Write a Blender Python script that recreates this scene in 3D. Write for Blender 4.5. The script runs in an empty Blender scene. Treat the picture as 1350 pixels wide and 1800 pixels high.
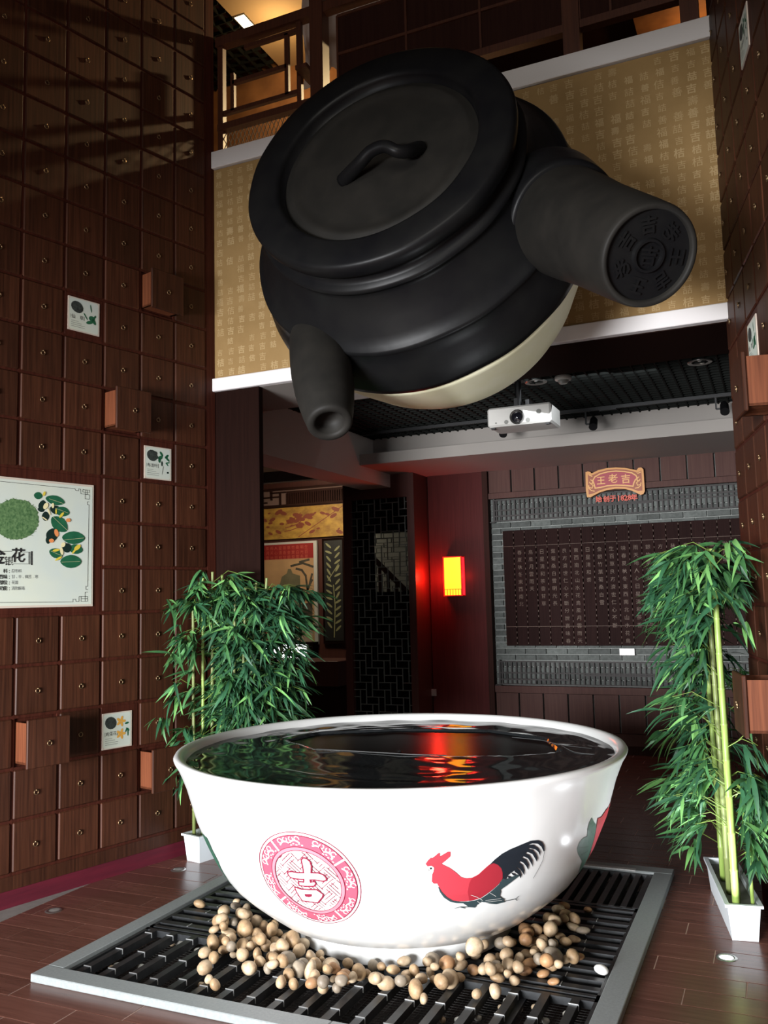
import bpy, bmesh, math, random
import numpy as np
from mathutils import Vector, Matrix, Quaternion
from mathutils.geometry import tessellate_polygon
random.seed(7)
scene = bpy.context.scene
COL = scene.collection
# ------------------------------------------------------------------ camera
F = 1534.1; PIT = math.radians(5.70); ROLL = math.radians(1.375); YAW = math.radians(24.0); H = 1.6
CAM = np.array([0, 0, H])
_fw = np.array([-math.sin(YAW)*math.cos(PIT), math.cos(YAW)*math.cos(PIT), math.sin(PIT)])
_r0 = np.array([math.cos(YAW), math.sin(YAW), 0.0]); _u0 = np.cross(_r0, _fw)
RX = _r0*math.cos(ROLL)-_u0*math.sin(ROLL); UP = _r0*math.sin(ROLL)+_u0*math.cos(ROLL); FW = _fw
cd = bpy.data.cameras.new('camera'); cam = bpy.data.objects.new('camera', cd); COL.objects.link(cam)
cd.sensor_fit = 'VERTICAL'; cd.sensor_height = 36; cd.lens = F/1800*36; cd.clip_start = .05; cd.clip_end = 100
M = Matrix((( *[RX[0], UP[0], -FW[0]], 0), (*[RX[1], UP[1], -FW[1]], 0), (*[RX[2], UP[2], -FW[2]], H), (0, 0, 0, 1)))
cam.matrix_world = M; scene.camera = cam
# ------------------------------------------------------------------ world, exposure, big lights
w = bpy.data.worlds.new('world'); scene.world = w; w.use_nodes = True
w.node_tree.nodes['Background'].inputs[0].default_value = (.75, .85, 1, 1)
w.node_tree.nodes['Background'].inputs[1].default_value = .05
vs = scene.view_settings; vs.view_transform = 'Standard'; vs.look = 'None'; vs.gamma = 1; vs.use_curve_mapping = False
vs.exposure = 0.0
def light(name, kind, loc, power, color, size=.1, sy=None, target=None, **k):
    d = bpy.data.lights.new(name, kind); d.energy = power; d.color = color
    if kind == 'AREA':
        d.size = size
        if sy: d.shape = 'RECTANGLE'; d.size_y = sy
    elif kind != 'SUN': d.shadow_soft_size = size
    for a, b in k.items(): setattr(d, a, b)
    o = bpy.data.objects.new(name, d); COL.objects.link(o); o.location = loc
    if target: o.rotation_euler = (Vector(target)-Vector(loc)).to_track_quat('-Z', 'Y').to_euler()
    return o
light('entrance_daylight', 'AREA', (-3.0, -5.5, 1.35), 2800, (.97, .98, 1.0), 3.0, 2.5, target=(-2.2, 5, 1.35))
light('upper_fill', 'AREA', (-.8, -.9, 4.4), 85, (1, .95, .86), 3.0, 1.2, target=(-1.8, 5, 4.3))  # added area fill that brightens the upper balcony front, no window behind it
light('upper_floor_lamp', 'SPOT', (-2.0, 8.0, 6.7), 700, (1, .72, .36), .05, target=(-3.4, 4.0, 4.9), spot_size=math.radians(75), spot_blend=.5)
light('upper_floor_ceiling_lamp', 'POINT', (-3.9, 6.6, 6.7), 12, (1, .66, .3), .08)
light('side_room_fill', 'AREA', (-5.4, 9.3, 2.9), 16, (1, .86, .62), .6, target=(-5.3, 10.4, 1.7))  # added warm fill so the side room painting shows, no fixture modelled
light('stairwell_fill', 'POINT', (-3.75, 9.25, 2.3), .03, (1, .95, .9), .05)  # added dim fill behind the lattice for the stairwell bricks
light('hall_fill', 'AREA', (-1.2, 6.6, 3.2), 7, (.9, .95, 1), 1.0, target=(-1.6, 9.1, 1.6))  # added fill that raises the brightness of the inner hall
# ------------------------------------------------------------------ pixel helpers (photo measurements -> points in the room)
def ray(x, y): return FW+RX*(x-675)/F-UP*(y-900)/F
def onplane(x, y, p0, n):
    d = ray(x, y); p0 = np.array(p0, float); n = np.array(n, float); return CAM+d*((p0-CAM)@n)/(d@n)
def ony(x, y, Y): return onplane(x, y, (0, Y, 0), (0, 1, 0))
def onz(x, y, z=0): return onplane(x, y, (0, 0, z), (0, 0, 1))
# ------------------------------------------------------------------ materials
def s2l(c): return tuple(((v/255)/12.92 if v/255 <= .04045 else ((v/255+.055)/1.055)**2.4) for v in c)
MT = {}
def mat(name, rgb, rough=.6, metal=0, emit=None, estr=1, var=0, scale=(8, 8, 8), bump=0, rgb2=None, coat=0, rnd=0, spec=None, detail=3, sheen=0, trans=0):
    m = bpy.data.materials.new(name); m.use_nodes = True; nt = m.node_tree; b = nt.nodes['Principled BSDF']
    c = s2l(rgb)+(1,); b.inputs['Base Color'].default_value = c; b.inputs['Roughness'].default_value = rough; b.inputs['Metallic'].default_value = metal
    if coat: b.inputs['Coat Weight'].default_value = coat; b.inputs['Coat Roughness'].default_value = .12
    if spec is not None: b.inputs['Specular IOR Level'].default_value = spec
    if trans: b.inputs['Transmission Weight'].default_value = trans
    if emit: b.inputs['Emission Color'].default_value = s2l(emit)+(1,); b.inputs['Emission Strength'].default_value = estr
    if rgb2 or bump or rnd:
        g = nt.nodes.new('ShaderNodeNewGeometry'); mp = nt.nodes.new('ShaderNodeMapping'); mp.inputs['Scale'].default_value = scale
        nt.links.new(g.outputs['Position'], mp.inputs[0])
        n = nt.nodes.new('ShaderNodeTexNoise'); n.inputs['Scale'].default_value = 1; n.inputs['Detail'].default_value = detail; n.inputs['Roughness'].default_value = .6
        nt.links.new(mp.outputs[0], n.inputs['Vector'])
        cr = nt.nodes.new('ShaderNodeValToRGB'); cr.color_ramp.elements[0].position = .32; cr.color_ramp.elements[1].position = .68
        cr.color_ramp.elements[0].color = c; cr.color_ramp.elements[1].color = (s2l(rgb2)+(1,)) if rgb2 else c
        nt.links.new(n.outputs[0], cr.inputs[0]); out = cr.outputs[0]
        if rnd:
            oi = nt.nodes.new('ShaderNodeObjectInfo'); mr = nt.nodes.new('ShaderNodeMapRange')
            mr.inputs[3].default_value = 1-rnd; mr.inputs[4].default_value = 1+rnd
            nt.links.new(oi.outputs['Random'], mr.inputs[0])
            mx = nt.nodes.new('ShaderNodeVectorMath'); mx.operation = 'SCALE'
            nt.links.new(out, mx.inputs[0]); nt.links.new(mr.outputs[0], mx.inputs['Scale']); out = mx.outputs[0]
        nt.links.new(out, b.inputs['Base Color'])
        if bump:
            bp = nt.nodes.new('ShaderNodeBump'); bp.inputs['Strength'].default_value = bump; bp.inputs['Distance'].default_value = .01
            nt.links.new(n.outputs[0], bp.inputs['Height']); nt.links.new(bp.outputs[0], b.inputs['Normal'])
    MT[name] = m; return m
GR = (70, 70, 2.2)
mat('drawer_wood', (50, 26, 16), .5, rgb2=(76, 43, 28), scale=GR, rnd=.22, bump=.05, spec=.22)
mat('case_wood', (54, 24, 17), .55, rgb2=(74, 36, 26), scale=GR, spec=0.12)
mat('drawer_side', (116, 66, 42), .55, rgb2=(90, 48, 29), scale=GR, spec=.22)
mat('plinth', (92, 26, 40), .6, rgb2=(76, 22, 34), scale=(3, 3, 40), spec=.22)
mat('brass', (150, 125, 95), .35, .9)
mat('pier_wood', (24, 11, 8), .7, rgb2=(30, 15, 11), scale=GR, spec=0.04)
mat('hall_wood', (78, 54, 50), .5, rgb2=(88, 63, 57), scale=GR, spec=0.08)
mat('red_wood', (70, 26, 24), .5, rgb2=(80, 32, 30), scale=GR, spec=0.12)
mat('rail_wood', (70, 38, 26), .5, rgb2=(88, 50, 34), scale=GR)
mat('dark_panel', (46, 26, 22), .6, rgb2=(54, 32, 26), scale=GR, spec=0.08)
mat('tile', (92, 58, 49), .27, rgb2=(108, 71, 61), scale=(3, 50, 50), rnd=.12, bump=.02)
mat('grout', (190, 160, 145), .8)
mat('kerb', (128, 134, 134), .45, rgb2=(140, 146, 146), scale=(90, 90, 90))
mat('kerb_side', (205, 205, 202), .5, rgb2=(180, 180, 178), scale=(60, 60, 60))
mat('grey_stone', (135, 130, 126), .6, rgb2=(120, 116, 112), scale=(20, 20, 20))
mat('grate', (38, 40, 42), .4, .3, rgb2=(52, 54, 56), scale=(30, 30, 30))
mat('pit', (26, 24, 24), .8, rgb2=(52, 34, 30), scale=(4, 4, 4))
mat('clip', (170, 172, 172), .4, .6)
mat('wire', (70, 68, 66), .5, .6)
mat('porcelain', (236, 237, 235), .22, coat=.35, rgb2=(228, 230, 228), scale=(3, 3, 3), bump=.12)
mat('liquid', (6, 6, 7), .22, spec=.05); mat('film', (46, 49, 51), .07, spec=.12); mat('film_edge', (84, 86, 86), .5)
mat('red_print', (128, 34, 58), .5, spec=.2); mat('pink_print', (196, 124, 136), .5, spec=.2); mat('rose_print', (168, 82, 102), .5, spec=.2)
mat('white_print', (238, 236, 232), .35)
mat('rooster_red', (190, 62, 74), .5, spec=.2); mat('rooster_dark_red', (162, 44, 56), .5, spec=.2); mat('rooster_black', (34, 39, 46), .5, spec=.2); mat('rooster_teal', (52, 68, 72), .4)
mat('leaf_print', (48, 92, 74), .4); mat('leaf_print_dark', (34, 66, 54), .4); mat('flower_print', (170, 44, 56), .4)
mat('pot_black', (17, 17, 19), .38, rgb2=(24, 24, 24), scale=(5, 5, 5), bump=.15, spec=.14)
mat('pot_matte', (38, 36, 33), .6, rgb2=(29, 28, 26), scale=(6, 6, 6), bump=.15, spec=.2)
mat('pot_cream', (244, 240, 200), .6, rgb2=(250, 247, 216), scale=(4, 4, 4))
mat('white_paint', (228, 224, 224), .55)
mat('wallpaper', (156, 125, 78), .75, rgb2=(145, 115, 69), scale=(5, 5, 5)); mat('wallpaper_seal', (182, 155, 110), .7)
mat('plaster', (150, 144, 138), .75); mat('plaster_warm', (212, 202, 194), .75); mat('upper_plaster', (178, 152, 116), .8)
mat('mesh_ceiling', (27, 29, 27), .8, spec=.1); mat('void', (16, 16, 16), .9)
mat('brick', (98, 102, 99), .8, rgb2=(78, 82, 79), scale=(30, 30, 30), rnd=.38); mat('mortar', (150, 153, 149), .9)
mat('board_wood', (42, 27, 25), .7, rgb2=(34, 21, 20), scale=GR, rnd=.15, spec=.05); mat('gold_text', (82, 60, 44), .6)
mat('lattice_wood', (40, 34, 32), .6)
mat('lattice_line', (110, 116, 112), .6); mat('dark_glass', (10, 10, 10), .15)
mat('sign_gold', (206, 142, 66), .45); mat('sign_brown', (150, 72, 36), .5); mat('sign_red', (158, 44, 58), .5); mat('sign_letter', (224, 170, 100), .5); mat('sign_orange', (196, 66, 36), .5, emit=(196, 66, 36), estr=.03)
mat('lamp_paper', (255, 200, 60), .6, emit=(255, 205, 36), estr=1.5); mat('lamp_side', (255, 60, 70), .6, emit=(255, 40, 52), estr=1.4); mat('lamp_red', (190, 20, 16), .5, emit=(220, 14, 8), estr=.35)
mat('light_box', (255, 255, 255), .5, emit=(250, 252, 255), estr=2.2)
mat('bulb', (255, 250, 230), .5, emit=(255, 236, 190), estr=14); mat('reflex_glow', (255, 250, 230), .5, emit=(255, 232, 180), estr=3)
mat('uplight', (255, 255, 255), .5, emit=(235, 242, 255), estr=9)
mat('steel', (170, 168, 164), .3, .9); mat('glass_dull', (150, 150, 145), .2)
mat('projector_white', (208, 206, 200), .45); mat('black_plastic', (18, 18, 19), .4); mat('lens_ring', (120, 118, 116), .25, .8); mat('lens_glass', (24, 24, 30), .05); mat('ir_grey', (128, 128, 122), .4)
mat('white_plastic', (214, 222, 226), .4); mat('soil', (120, 118, 112), .9)
mat('cane', (124, 150, 72), .4, rgb2=(150, 172, 92), scale=(40, 40, 6)); mat('cane_old', (128, 138, 84), .45, rgb2=(106, 120, 66), scale=(40, 40, 6)); mat('twig', (110, 134, 60), .5)
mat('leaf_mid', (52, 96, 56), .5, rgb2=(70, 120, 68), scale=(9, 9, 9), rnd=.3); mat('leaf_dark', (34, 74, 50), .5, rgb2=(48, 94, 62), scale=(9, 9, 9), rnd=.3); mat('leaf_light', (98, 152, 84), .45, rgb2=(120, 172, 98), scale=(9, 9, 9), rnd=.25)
PEB = [((178, 150, 114), (126, 100, 72)), ((150, 124, 94), (190, 168, 138)), ((196, 178, 150), (146, 122, 94)), ((152, 140, 122), (120, 108, 94)), ((172, 132, 92), (128, 94, 66))]
for i, (a, b_) in enumerate(PEB): mat('pebble_%d' % i, a, .55, rgb2=b_, scale=(26, 26, 26), rnd=.14, detail=5)
mat('pebble_white', (232, 232, 228), .4); mat('pebble_grey', (150, 150, 144), .5, rgb2=(176, 172, 160), scale=(26, 26, 26))
mat('poster_paper', (206, 212, 196), .5, rgb2=(196, 206, 200), scale=(3, 3, 3)); mat('poster_rim', (200, 186, 172), .5); mat('ink', (26, 26, 28), .6); mat('ink_grey', (92, 96, 96), .6); mat('ink_soft', (112, 116, 112), .6)
mat('herb_green', (46, 84, 46), .6, rgb2=(108, 140, 92), scale=(70, 70, 70), detail=6); mat('herb_dark', (30, 34, 34), .6, rgb2=(62, 70, 66), scale=(80, 80, 80), detail=5)
mat('print_leaf', (24, 84, 58), .5, rgb2=(34, 98, 66), scale=(20, 20, 20)); mat('print_leaf_dark', (18, 40, 34), .5); mat('print_yellow', (212, 190, 70), .5); mat('print_cream', (226, 216, 168), .5); mat('print_orange', (222, 140, 84), .5); mat('print_amber', (214, 160, 70), .5)
mat('paint_gold', (196, 154, 66), .6, rgb2=(140, 98, 46), scale=(7, 7, 11), detail=5); mat('paint_line', (128, 62, 44), .6); mat('banner_red', (150, 32, 30), .6); mat('banner_text', (196, 96, 78), .6)
mat('picture_warm', (206, 164, 120), .5, rgb2=(180, 142, 104), scale=(2, 2, 2)); mat('picture_grey', (110, 104, 82), .5, rgb2=(124, 116, 92), scale=(6, 6, 6)); mat('picture_dark', (60, 56, 50), .5, rgb2=(92, 84, 72), scale=(30, 30, 30)); mat('picture_pale', (196, 178, 156), .5)
mat('plaque_black', (34, 34, 34), .5); mat('plaque_relief', (150, 148, 108), .5); mat('frieze_back', (132, 104, 96), .7)
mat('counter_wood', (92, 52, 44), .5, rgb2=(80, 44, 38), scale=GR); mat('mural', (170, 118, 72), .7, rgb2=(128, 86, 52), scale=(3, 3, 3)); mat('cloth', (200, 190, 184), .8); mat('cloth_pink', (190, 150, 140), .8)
mat('switch_plate', (150, 146, 140), .5)
mat('silver_frame', (196, 194, 190), .4)
# ------------------------------------------------------------------ mesh builder
class MB:
    def __init__(s): s.v = []; s.f = []; s.m = []
    def add(s, vs, fs, mi=0):
        o = len(s.v); s.v += [tuple(map(float, v)) for v in vs]; s.f += [tuple(i+o for i in f) for f in fs]; s.m += [mi]*len(fs)
    def box(s, lo, hi, mi=0, T=None, bev=0):
        (a, b, c), (d, e, f) = lo, hi
        if bev:
            g = bev
            vs = []
            for z0, ins in ((c, g), (c+g, 0), (f-g, 0), (f, g)):
                x0, x1, y0, y1 = a+ins, d-ins, b+ins, e-ins
                vs += [(x0+g*(ins == 0), y0, z0), (x1-g*(ins == 0), y0, z0), (x1, y0+g*(ins == 0), z0), (x1, y1-g*(ins == 0), z0), (x1-g*(ins == 0), y1, z0), (x0+g*(ins == 0), y1, z0), (x0, y1-g*(ins == 0), z0), (x0, y0+g*(ins == 0), z0)]
            fs = [tuple(range(7, -1, -1)), tuple(range(24, 32))]
            for k in range(3):
                for i in range(8):
                    j = (i+1) % 8; fs.append((k*8+i, k*8+j, k*8+8+j, k*8+8+i))
        else:
            vs = [(a, b, c), (d, b, c), (d, e, c), (a, e, c), (a, b, f), (d, b, f), (d, e, f), (a, e, f)]
            fs = [(3, 2, 1, 0), (4, 5, 6, 7), (0, 1, 5, 4), (1, 2, 6, 5), (2, 3, 7, 6), (3, 0, 4, 7)]
        if T is not None: vs = [T @ Vector(v) for v in vs]
        s.add(vs, fs, mi)
    def bar(s, a, b, w, h, mi=0, up=(0, 0, 1)):
        a, b = Vector(a), Vector(b); d = (b-a).normalized(); u = Vector(up)
        if abs(d.dot(u)) > .98: u = Vector((0, 1, 0))
        x = d.cross(u).normalized(); z = x.cross(d).normalized()
        vs = []
        for p in (a, b):
            for sx, sz in ((-1, -1), (1, -1), (1, 1), (-1, 1)): vs.append(p+x*sx*w/2+z*sz*h/2)
        s.add(vs, [(0, 1, 2, 3), (7, 6, 5, 4), (0, 4, 5, 1), (1, 5, 6, 2), (2, 6, 7, 3), (3, 7, 4, 0)], mi)
    def tube(s, pts, rad, n=10, mi=0, caps=True):
        pts = [Vector(p) for p in pts]; rr = rad if isinstance(rad, (list, tuple)) else [rad]*len(pts)
        t0 = (pts[1]-pts[0]).normalized(); u = Vector((0, 0, 1)) if abs(t0.z) < .9 else Vector((1, 0, 0))
        x = t0.cross(u).normalized(); vs = []
        for i, p in enumerate(pts):
            t = (pts[min(i+1, len(pts)-1)]-pts[max(i-1, 0)])
            if t.length < 1e-7: t = t0
            t.normalize(); x = (x-t*x.dot(t)).normalized(); y = t.cross(x)
            for k in range(n):
                a = 2*math.pi*k/n; vs.append(p+(x*math.cos(a)+y*math.sin(a))*rr[i])
        fs = []
        for i in range(len(pts)-1):
            for k in range(n):
                k2 = (k+1) % n; fs.append((i*n+k, i*n+k2, i*n+n+k2, i*n+n+k))
        if caps: fs.append(tuple(range(n-1, -1, -1))); fs.append(tuple(range((len(pts)-1)*n, len(pts)*n)))
        s.add(vs, fs, mi)
    def lathe(s, prof, T, n=64, mi=0, jitter=None, arc=None):
        # prof: (r, h) ; axis = local z of T
        vs = []; fs = []
        for r, h in prof:
            for k in range(n):
                a = 2*math.pi*k/n; vs.append(T @ Vector((r*math.cos(a), r*math.sin(a), h)))
        for i in range(len(prof)-1):
            for k in range(n):
                k2 = (k+1) % n; fs.append((i*n+k, i*n+k2, i*n+n+k2, i*n+n+k))
        s.add(vs, fs, mi)
    def prism(s, poly, depth, T, mi=0, mi_side=None):
        # poly in local xy, extruded along local z from 0 to depth
        n = len(poly); A = [Vector((x, y, 0)) for x, y in poly]
        tri = tessellate_polygon([A]); ar = sum(poly[i][0]*poly[(i+1) % n][1]-poly[(i+1) % n][0]*poly[i][1] for i in range(n))
        vs = [T @ Vector((x, y, 0)) for x, y in poly]+[T @ Vector((x, y, depth)) for x, y in poly]
        fs = []
        for t in tri:
            (x0, y0), (x1, y1), (x2, y2) = [poly[i] for i in t]
            c = (x1-x0)*(y2-y0)-(x2-x0)*(y1-y0)
            t = t if c > 0 else t[::-1]
            fs.append(tuple(i+n for i in t)); fs.append(tuple(t[::-1]))
        s.add(vs, fs, mi)
        side = [((i+1) % n, i, i+n, (i+1) % n+n) if ar < 0 else (i, (i+1) % n, (i+1) % n+n, i+n) for i in range(n)]
        s.add(vs, side, mi if mi_side is None else mi_side)
    def flat(s, poly, T, mi=0):
        tri = tessellate_polygon([[Vector((x, y, 0)) for x, y in poly]]); fs = []
        for t in tri:
            (x0, y0), (x1, y1), (x2, y2) = [poly[i] for i in t]
            fs.append(t if (x1-x0)*(y2-y0)-(x2-x0)*(y1-y0) > 0 else t[::-1])
        s.add([T @ Vector((x, y, 0)) for x, y in poly], fs, mi)
    def sphere(s, c, r, n=12, m=8, mi=0, sc=(1, 1, 1)):
        vs = []; fs = []
        for i in range(m+1):
            ph = math.pi*i/m
            for k in range(n):
                a = 2*math.pi*k/n; vs.append((c[0]+r*sc[0]*math.sin(ph)*math.cos(a), c[1]+r*sc[1]*math.sin(ph)*math.sin(a), c[2]-r*sc[2]*math.cos(ph)))
        for i in range(m):
            for k in range(n):
                k2 = (k+1) % n; fs.append((i*n+k, i*n+k2, i*n+n+k2, i*n+n+k))
        s.add(vs, fs, mi)
def smooth_path(pts, n=4):
    out = []; P_ = [Vector(p) for p in pts]
    for i in range(len(P_)-1):
        p0, p1, p2, p3 = P_[max(i-1, 0)], P_[i], P_[i+1], P_[min(i+2, len(P_)-1)]
        for k in range(n):
            t = k/n; out.append(.5*((2*p1)+(p2-p0)*t+(2*p0-5*p1+4*p2-p3)*t*t+(3*p1-p0-3*p2+p3)*t**3))
    out.append(P_[-1]); return out
W = {}
def mesh_of(name, mb, mats, origin=(0, 0, 0), smooth=False):
    me = bpy.data.meshes.new(name); o = Vector(origin)
    me.from_pydata([tuple(Vector(v)-o) for v in mb.v], [], mb.f)
    mats = mats if isinstance(mats, (list, tuple)) else [mats]
    for m in mats: me.materials.append(MT[m])
    if len(mats) > 1: me.polygons.foreach_set('material_index', mb.m)
    if smooth: me.polygons.foreach_set('use_smooth', [True]*len(me.polygons))
    me.update(); return me
def place(o, world, parent=None):
    W[o.name] = world.copy()
    if parent is not None:
        o.parent = parent; o.matrix_basis = W[parent.name].inverted() @ world
    else: o.matrix_basis = world
def tag(o, label=None, cat=None, group=None, kind=None):
    if label: o['label'] = label
    if cat: o['category'] = cat
    if group: o['group'] = group
    if kind: o['kind'] = kind
    return o
def thing(name, loc, label, cat, group=None, T=None):
    o = bpy.data.objects.new(name, None); COL.objects.link(o); o.empty_display_size = .1
    place(o, T if T is not None else Matrix.Translation(loc)); return tag(o, label, cat, group)
def obj(name, mb, mats, parent=None, smooth=False, sharp=None, **k):
    v = np.array(mb.v); org = ((v[:, 0].min()+v[:, 0].max())/2, (v[:, 1].min()+v[:, 1].max())/2, v[:, 2].min())
    me = mesh_of(name, mb, mats, org, smooth); o = bpy.data.objects.new(name, me); COL.objects.link(o)
    place(o, Matrix.Translation(org), parent)
    if sharp is not None and smooth: me.set_sharp_from_angle(angle=math.radians(sharp))
    return tag(o, **k)
def inst(name, me, world, parent=None, **k):
    o = bpy.data.objects.new(name, me); COL.objects.link(o); place(o, world, parent); return tag(o, **k)
def frame(o, x, y, z):
    return Matrix(((x[0], y[0], z[0], o[0]), (x[1], y[1], z[1], o[1]), (x[2], y[2], z[2], o[2]), (0, 0, 0, 1)))
# glyphs
GC = {}
def glyph(ch):
    if ch in GC: return GC[ch]
    cu = bpy.data.curves.new('glyph', 'FONT'); cu.body = ch; cu.size = 1; cu.resolution_u = 1; cu.fill_mode = 'FRONT'
    o = bpy.data.objects.new('glyph', cu); me = o.to_mesh()
    v = [(p.co.x, p.co.y) for p in me.vertices]; f = [tuple(p.vertices) for p in me.polygons]
    o.to_mesh_clear(); bpy.data.objects.remove(o); bpy.data.curves.remove(cu)
    if v:
        a = np.array(v); mx = (a[:, 0].min()+a[:, 0].max())/2; my = (a[:, 1].min()+a[:, 1].max())/2
        h = max(a[:, 1].max()-a[:, 1].min(), a[:, 0].max()-a[:, 0].min()) if ord(ch) > 255 else .75
        if ch in '、，': h = 1.1; my += .35
        if ord(ch) <= 255: my = .33
        v = [((x-mx)/h, (y-my)/h) for x, y in v]
    GC[ch] = (v, f); return GC[ch]
def put_char(mb, ch, T, x, y, size, mi=0, sx=1, bold=0):
    v, f = glyph(ch)
    if v:
        offs = [(0, 0)] if not bold else [(-bold, 0), (bold, 0), (0, bold), (0, -bold)]
        for i, (ox, oy) in enumerate(offs): mb.add([T @ Vector((x+a*size*sx+ox*size, y+b*size+oy*size, .0001*i)) for a, b in v], f, mi)
# ------------------------------------------------------------------ wall frames
thL = math.radians(14.15); DL = Vector((math.sin(thL), math.cos(thL), 0)); NL = Vector((math.cos(thL), -math.sin(thL), 0)); AL = Vector((-3.7422, 4.108, 0))
thR = math.radians(-11.23); DR = Vector((math.sin(thR), math.cos(thR), 0)); NR = Vector((-math.cos(thR), math.sin(thR), 0)); AR = Vector((-.1405, 5.02, 0))
# local x along the wall (left to right as seen), local y up, local z out of the wall
FL = frame(AL, DL, (0, 0, 1), NL)
FR = frame(AR, -DR, (0, 0, 1), NR)
def Lp(x, y):
    p = onplane(x, y, AL, NL); return (float((Vector(p)-AL).dot(DL)), float(p[2]))
YF = 5.02; ZB = 3.073; ZT = 4.83; ZC = 3.27; YB = 9.15; YS = 8.7
# ------------------------------------------------------------------ structure
def structure(name, mb, m, **k): return obj(name, mb, m, kind='structure', **k)
# floor base + tiles (tiles are parts of the floor)
m = MB()
m.box((-8.2, -1.2, -.3), (1.6, 2.98, -.002)); m.box((-8.2, 5.32, -.3), (1.6, 11.5, -.002)); m.box((-8.2, 2.98, -.3), (-3.0, 5.32, -.002)); m.box((-.66, 2.98, -.3), (1.6, 5.32, -.002)); m.box((-3.0, 2.98, -.3), (-.66, 5.32, -.12))
floor = structure('floor', m, 'grout')
TL, TW = .60, .15
tm = MB(); tm.box((-TL/2+.0024, -TW/2+.0024, -.0045), (TL/2-.0024, TW/2-.0024, 0), bev=.0008)
tme = mesh_of('floor_tile', tm, 'tile')
rest = MB(); nt_ = 0
tiles = []
for r in range(-14, 60):
    y = 2.82+TW*(r+.5)
    off = (r*.23) % TL
    for c in range(-9, 4):
        x = -.62+TL*(c+.5)+off
        x0, x1, y0, y1 = x-TL/2, x+TL/2, y-TW/2, y+TW/2
        if y < 5: x0 = max(x0, -3.738)
        if x1-x0 < .03: continue
        if y1 > 11.4 or x1 > 1.5: continue
        tiles.append((x0, x1, y0, y1))
def clip_hole(t):
    x0, x1, y0, y1 = t; hx0, hx1, hy0, hy1 = -3.0, -.66, 2.98, 5.32
    if x1 <= hx0 or x0 >= hx1 or y1 <= hy0 or y0 >= hy1: return [t]
    out = []
    if x0 < hx0: out.append((x0, hx0, y0, y1))
    if x1 > hx1: out.append((hx1, x1, y0, y1))
    mx0, mx1 = max(x0, hx0), min(x1, hx1)
    if y0 < hy0: out.append((mx0, mx1, y0, hy0))
    if y1 > hy1: out.append((mx0, mx1, hy1, y1))
    return out
def onscreen(p):
    v = np.array(p)-CAM; z = v@FW
    return z > .1 and -40 < 675+F*(v@RX)/z < 1390 and 900-F*(v@UP)/z < 1840
for t in tiles:
    vis = any(onscreen((a, b, 0)) for a in t[:2] for b in t[2:]) and t[3] < 6.3
    for q in clip_hole(t):
        g = .0024
        if q[1]-q[0] < .02 or q[3]-q[2] < .01: continue
        if vis and nt_ < 290:
            if abs(q[1]-q[0]-TL) < 1e-6 and abs(q[3]-q[2]-TW) < 1e-6: inst('floor_tile', tme, Matrix.Translation(((q[0]+q[1])/2, (q[2]+q[3])/2, 0)), floor)
            else:
                mm = MB(); mm.box((q[0]+g, q[2]+g, -.006), (q[1]-g, q[3]-g, 0)); obj('floor_tile', mm, 'tile', floor)
            nt_ += 1
        else: rest.box((q[0]+g, q[2]+g, -.006), (q[1]-g, q[3]-g, 0))
obj('distant_floor_tiles', rest, 'tile', floor, kind='stuff', label='dark red plank tiles further from the grating')
# grey stone wedge beside the left cabinet
m = MB(); pw = [AL+DL*s for s in (-5.3, .2)]
m.prism([(-3.74, -1.1), (-3.74, 4.2), (pw[1].x, pw[1].y), (pw[0].x, pw[0].y)], .004, Matrix.Translation((0, 0, -.0035)))
structure('trim_1', m, 'grey_stone', label='grey stone wedge in the floor along the left cabinet')
# walls
def wallbox(name, F_, x0, x1, z0, z1, zin, mt, th=.3):
    m = MB(); m.box((x0, z0, zin-th), (x1, z1, zin), T=F_); return structure(name, m, mt)
wallbox('wall_left', FL, -5.6, .935, 0, 7.3, -.02, 'case_wood')
wallbox('wall_right', FR, -.05, 6.4, 0, 7.3, -.02, 'case_wood')
m = MB(); m.box((-7, -1.2, 0), (-4.7, -1.0, 7.3)); m.box((-.1, -1.2, 0), (2.2, -1.0, 7.3)); m.box((-4.7, -1.2, 2.15), (-.1, -1.0, 7.3))
structure('wall_front', m, 'dark_panel')
m = MB(); m.box((-7, -1.2, 7.25), (2.2, 5.02, 7.4)); structure('ceiling', m, 'dark_panel')
# pilaster at the end of the left cabinet and the dark pier under the balcony
m = MB(); m.box((.862, 0, -.02), (.935, 7.2, .006), T=FL); structure('trim_2', m, 'case_wood', label='narrow wooden pilaster closing the left cabinet')
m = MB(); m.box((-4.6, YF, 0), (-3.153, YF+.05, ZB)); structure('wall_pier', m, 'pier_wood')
# balcony: fascia, slab, underside
balc = structure('wall_balcony', (lambda m: (m.box((-4.6, YF+.02, ZB), (.4, YF+.7, ZT-.02)), m)[1])(MB()), 'plaster')
XL_, XR_ = -3.515, -.128
m = MB(); m.box((XL_-.02, YF-.005, 3.165), (XR_+.02, YF+.02, 4.70)); obj('wallpaper_panel', m, 'wallpaper', balc, label='gold wallpaper printed with rows of pale seal characters')
m = MB(); m.box((XL_-.03, YF-.03, 3.073), (XR_+.0, YF+.02, 3.165), bev=.004); obj('bottom_rail', m, 'white_paint', balc, label='white painted lower edge of the balcony front')
m = MB(); m.box((XL_-.03, YF-.03, 4.705), (XR_+.01, YF+.02, 4.83), bev=.004); obj('top_rail', m, 'white_paint', balc, label='white painted upper edge of the balcony front')
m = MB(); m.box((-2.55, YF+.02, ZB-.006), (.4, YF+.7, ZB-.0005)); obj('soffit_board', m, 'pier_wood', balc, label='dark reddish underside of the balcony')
m = MB(); Tw = frame((0, YF-.0062, 0), (1, 0, 0), (0, 0, 1), (0, -1, 0))
CH = '吉喆佶詰吉桔吉善吉壽福吉'
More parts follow.
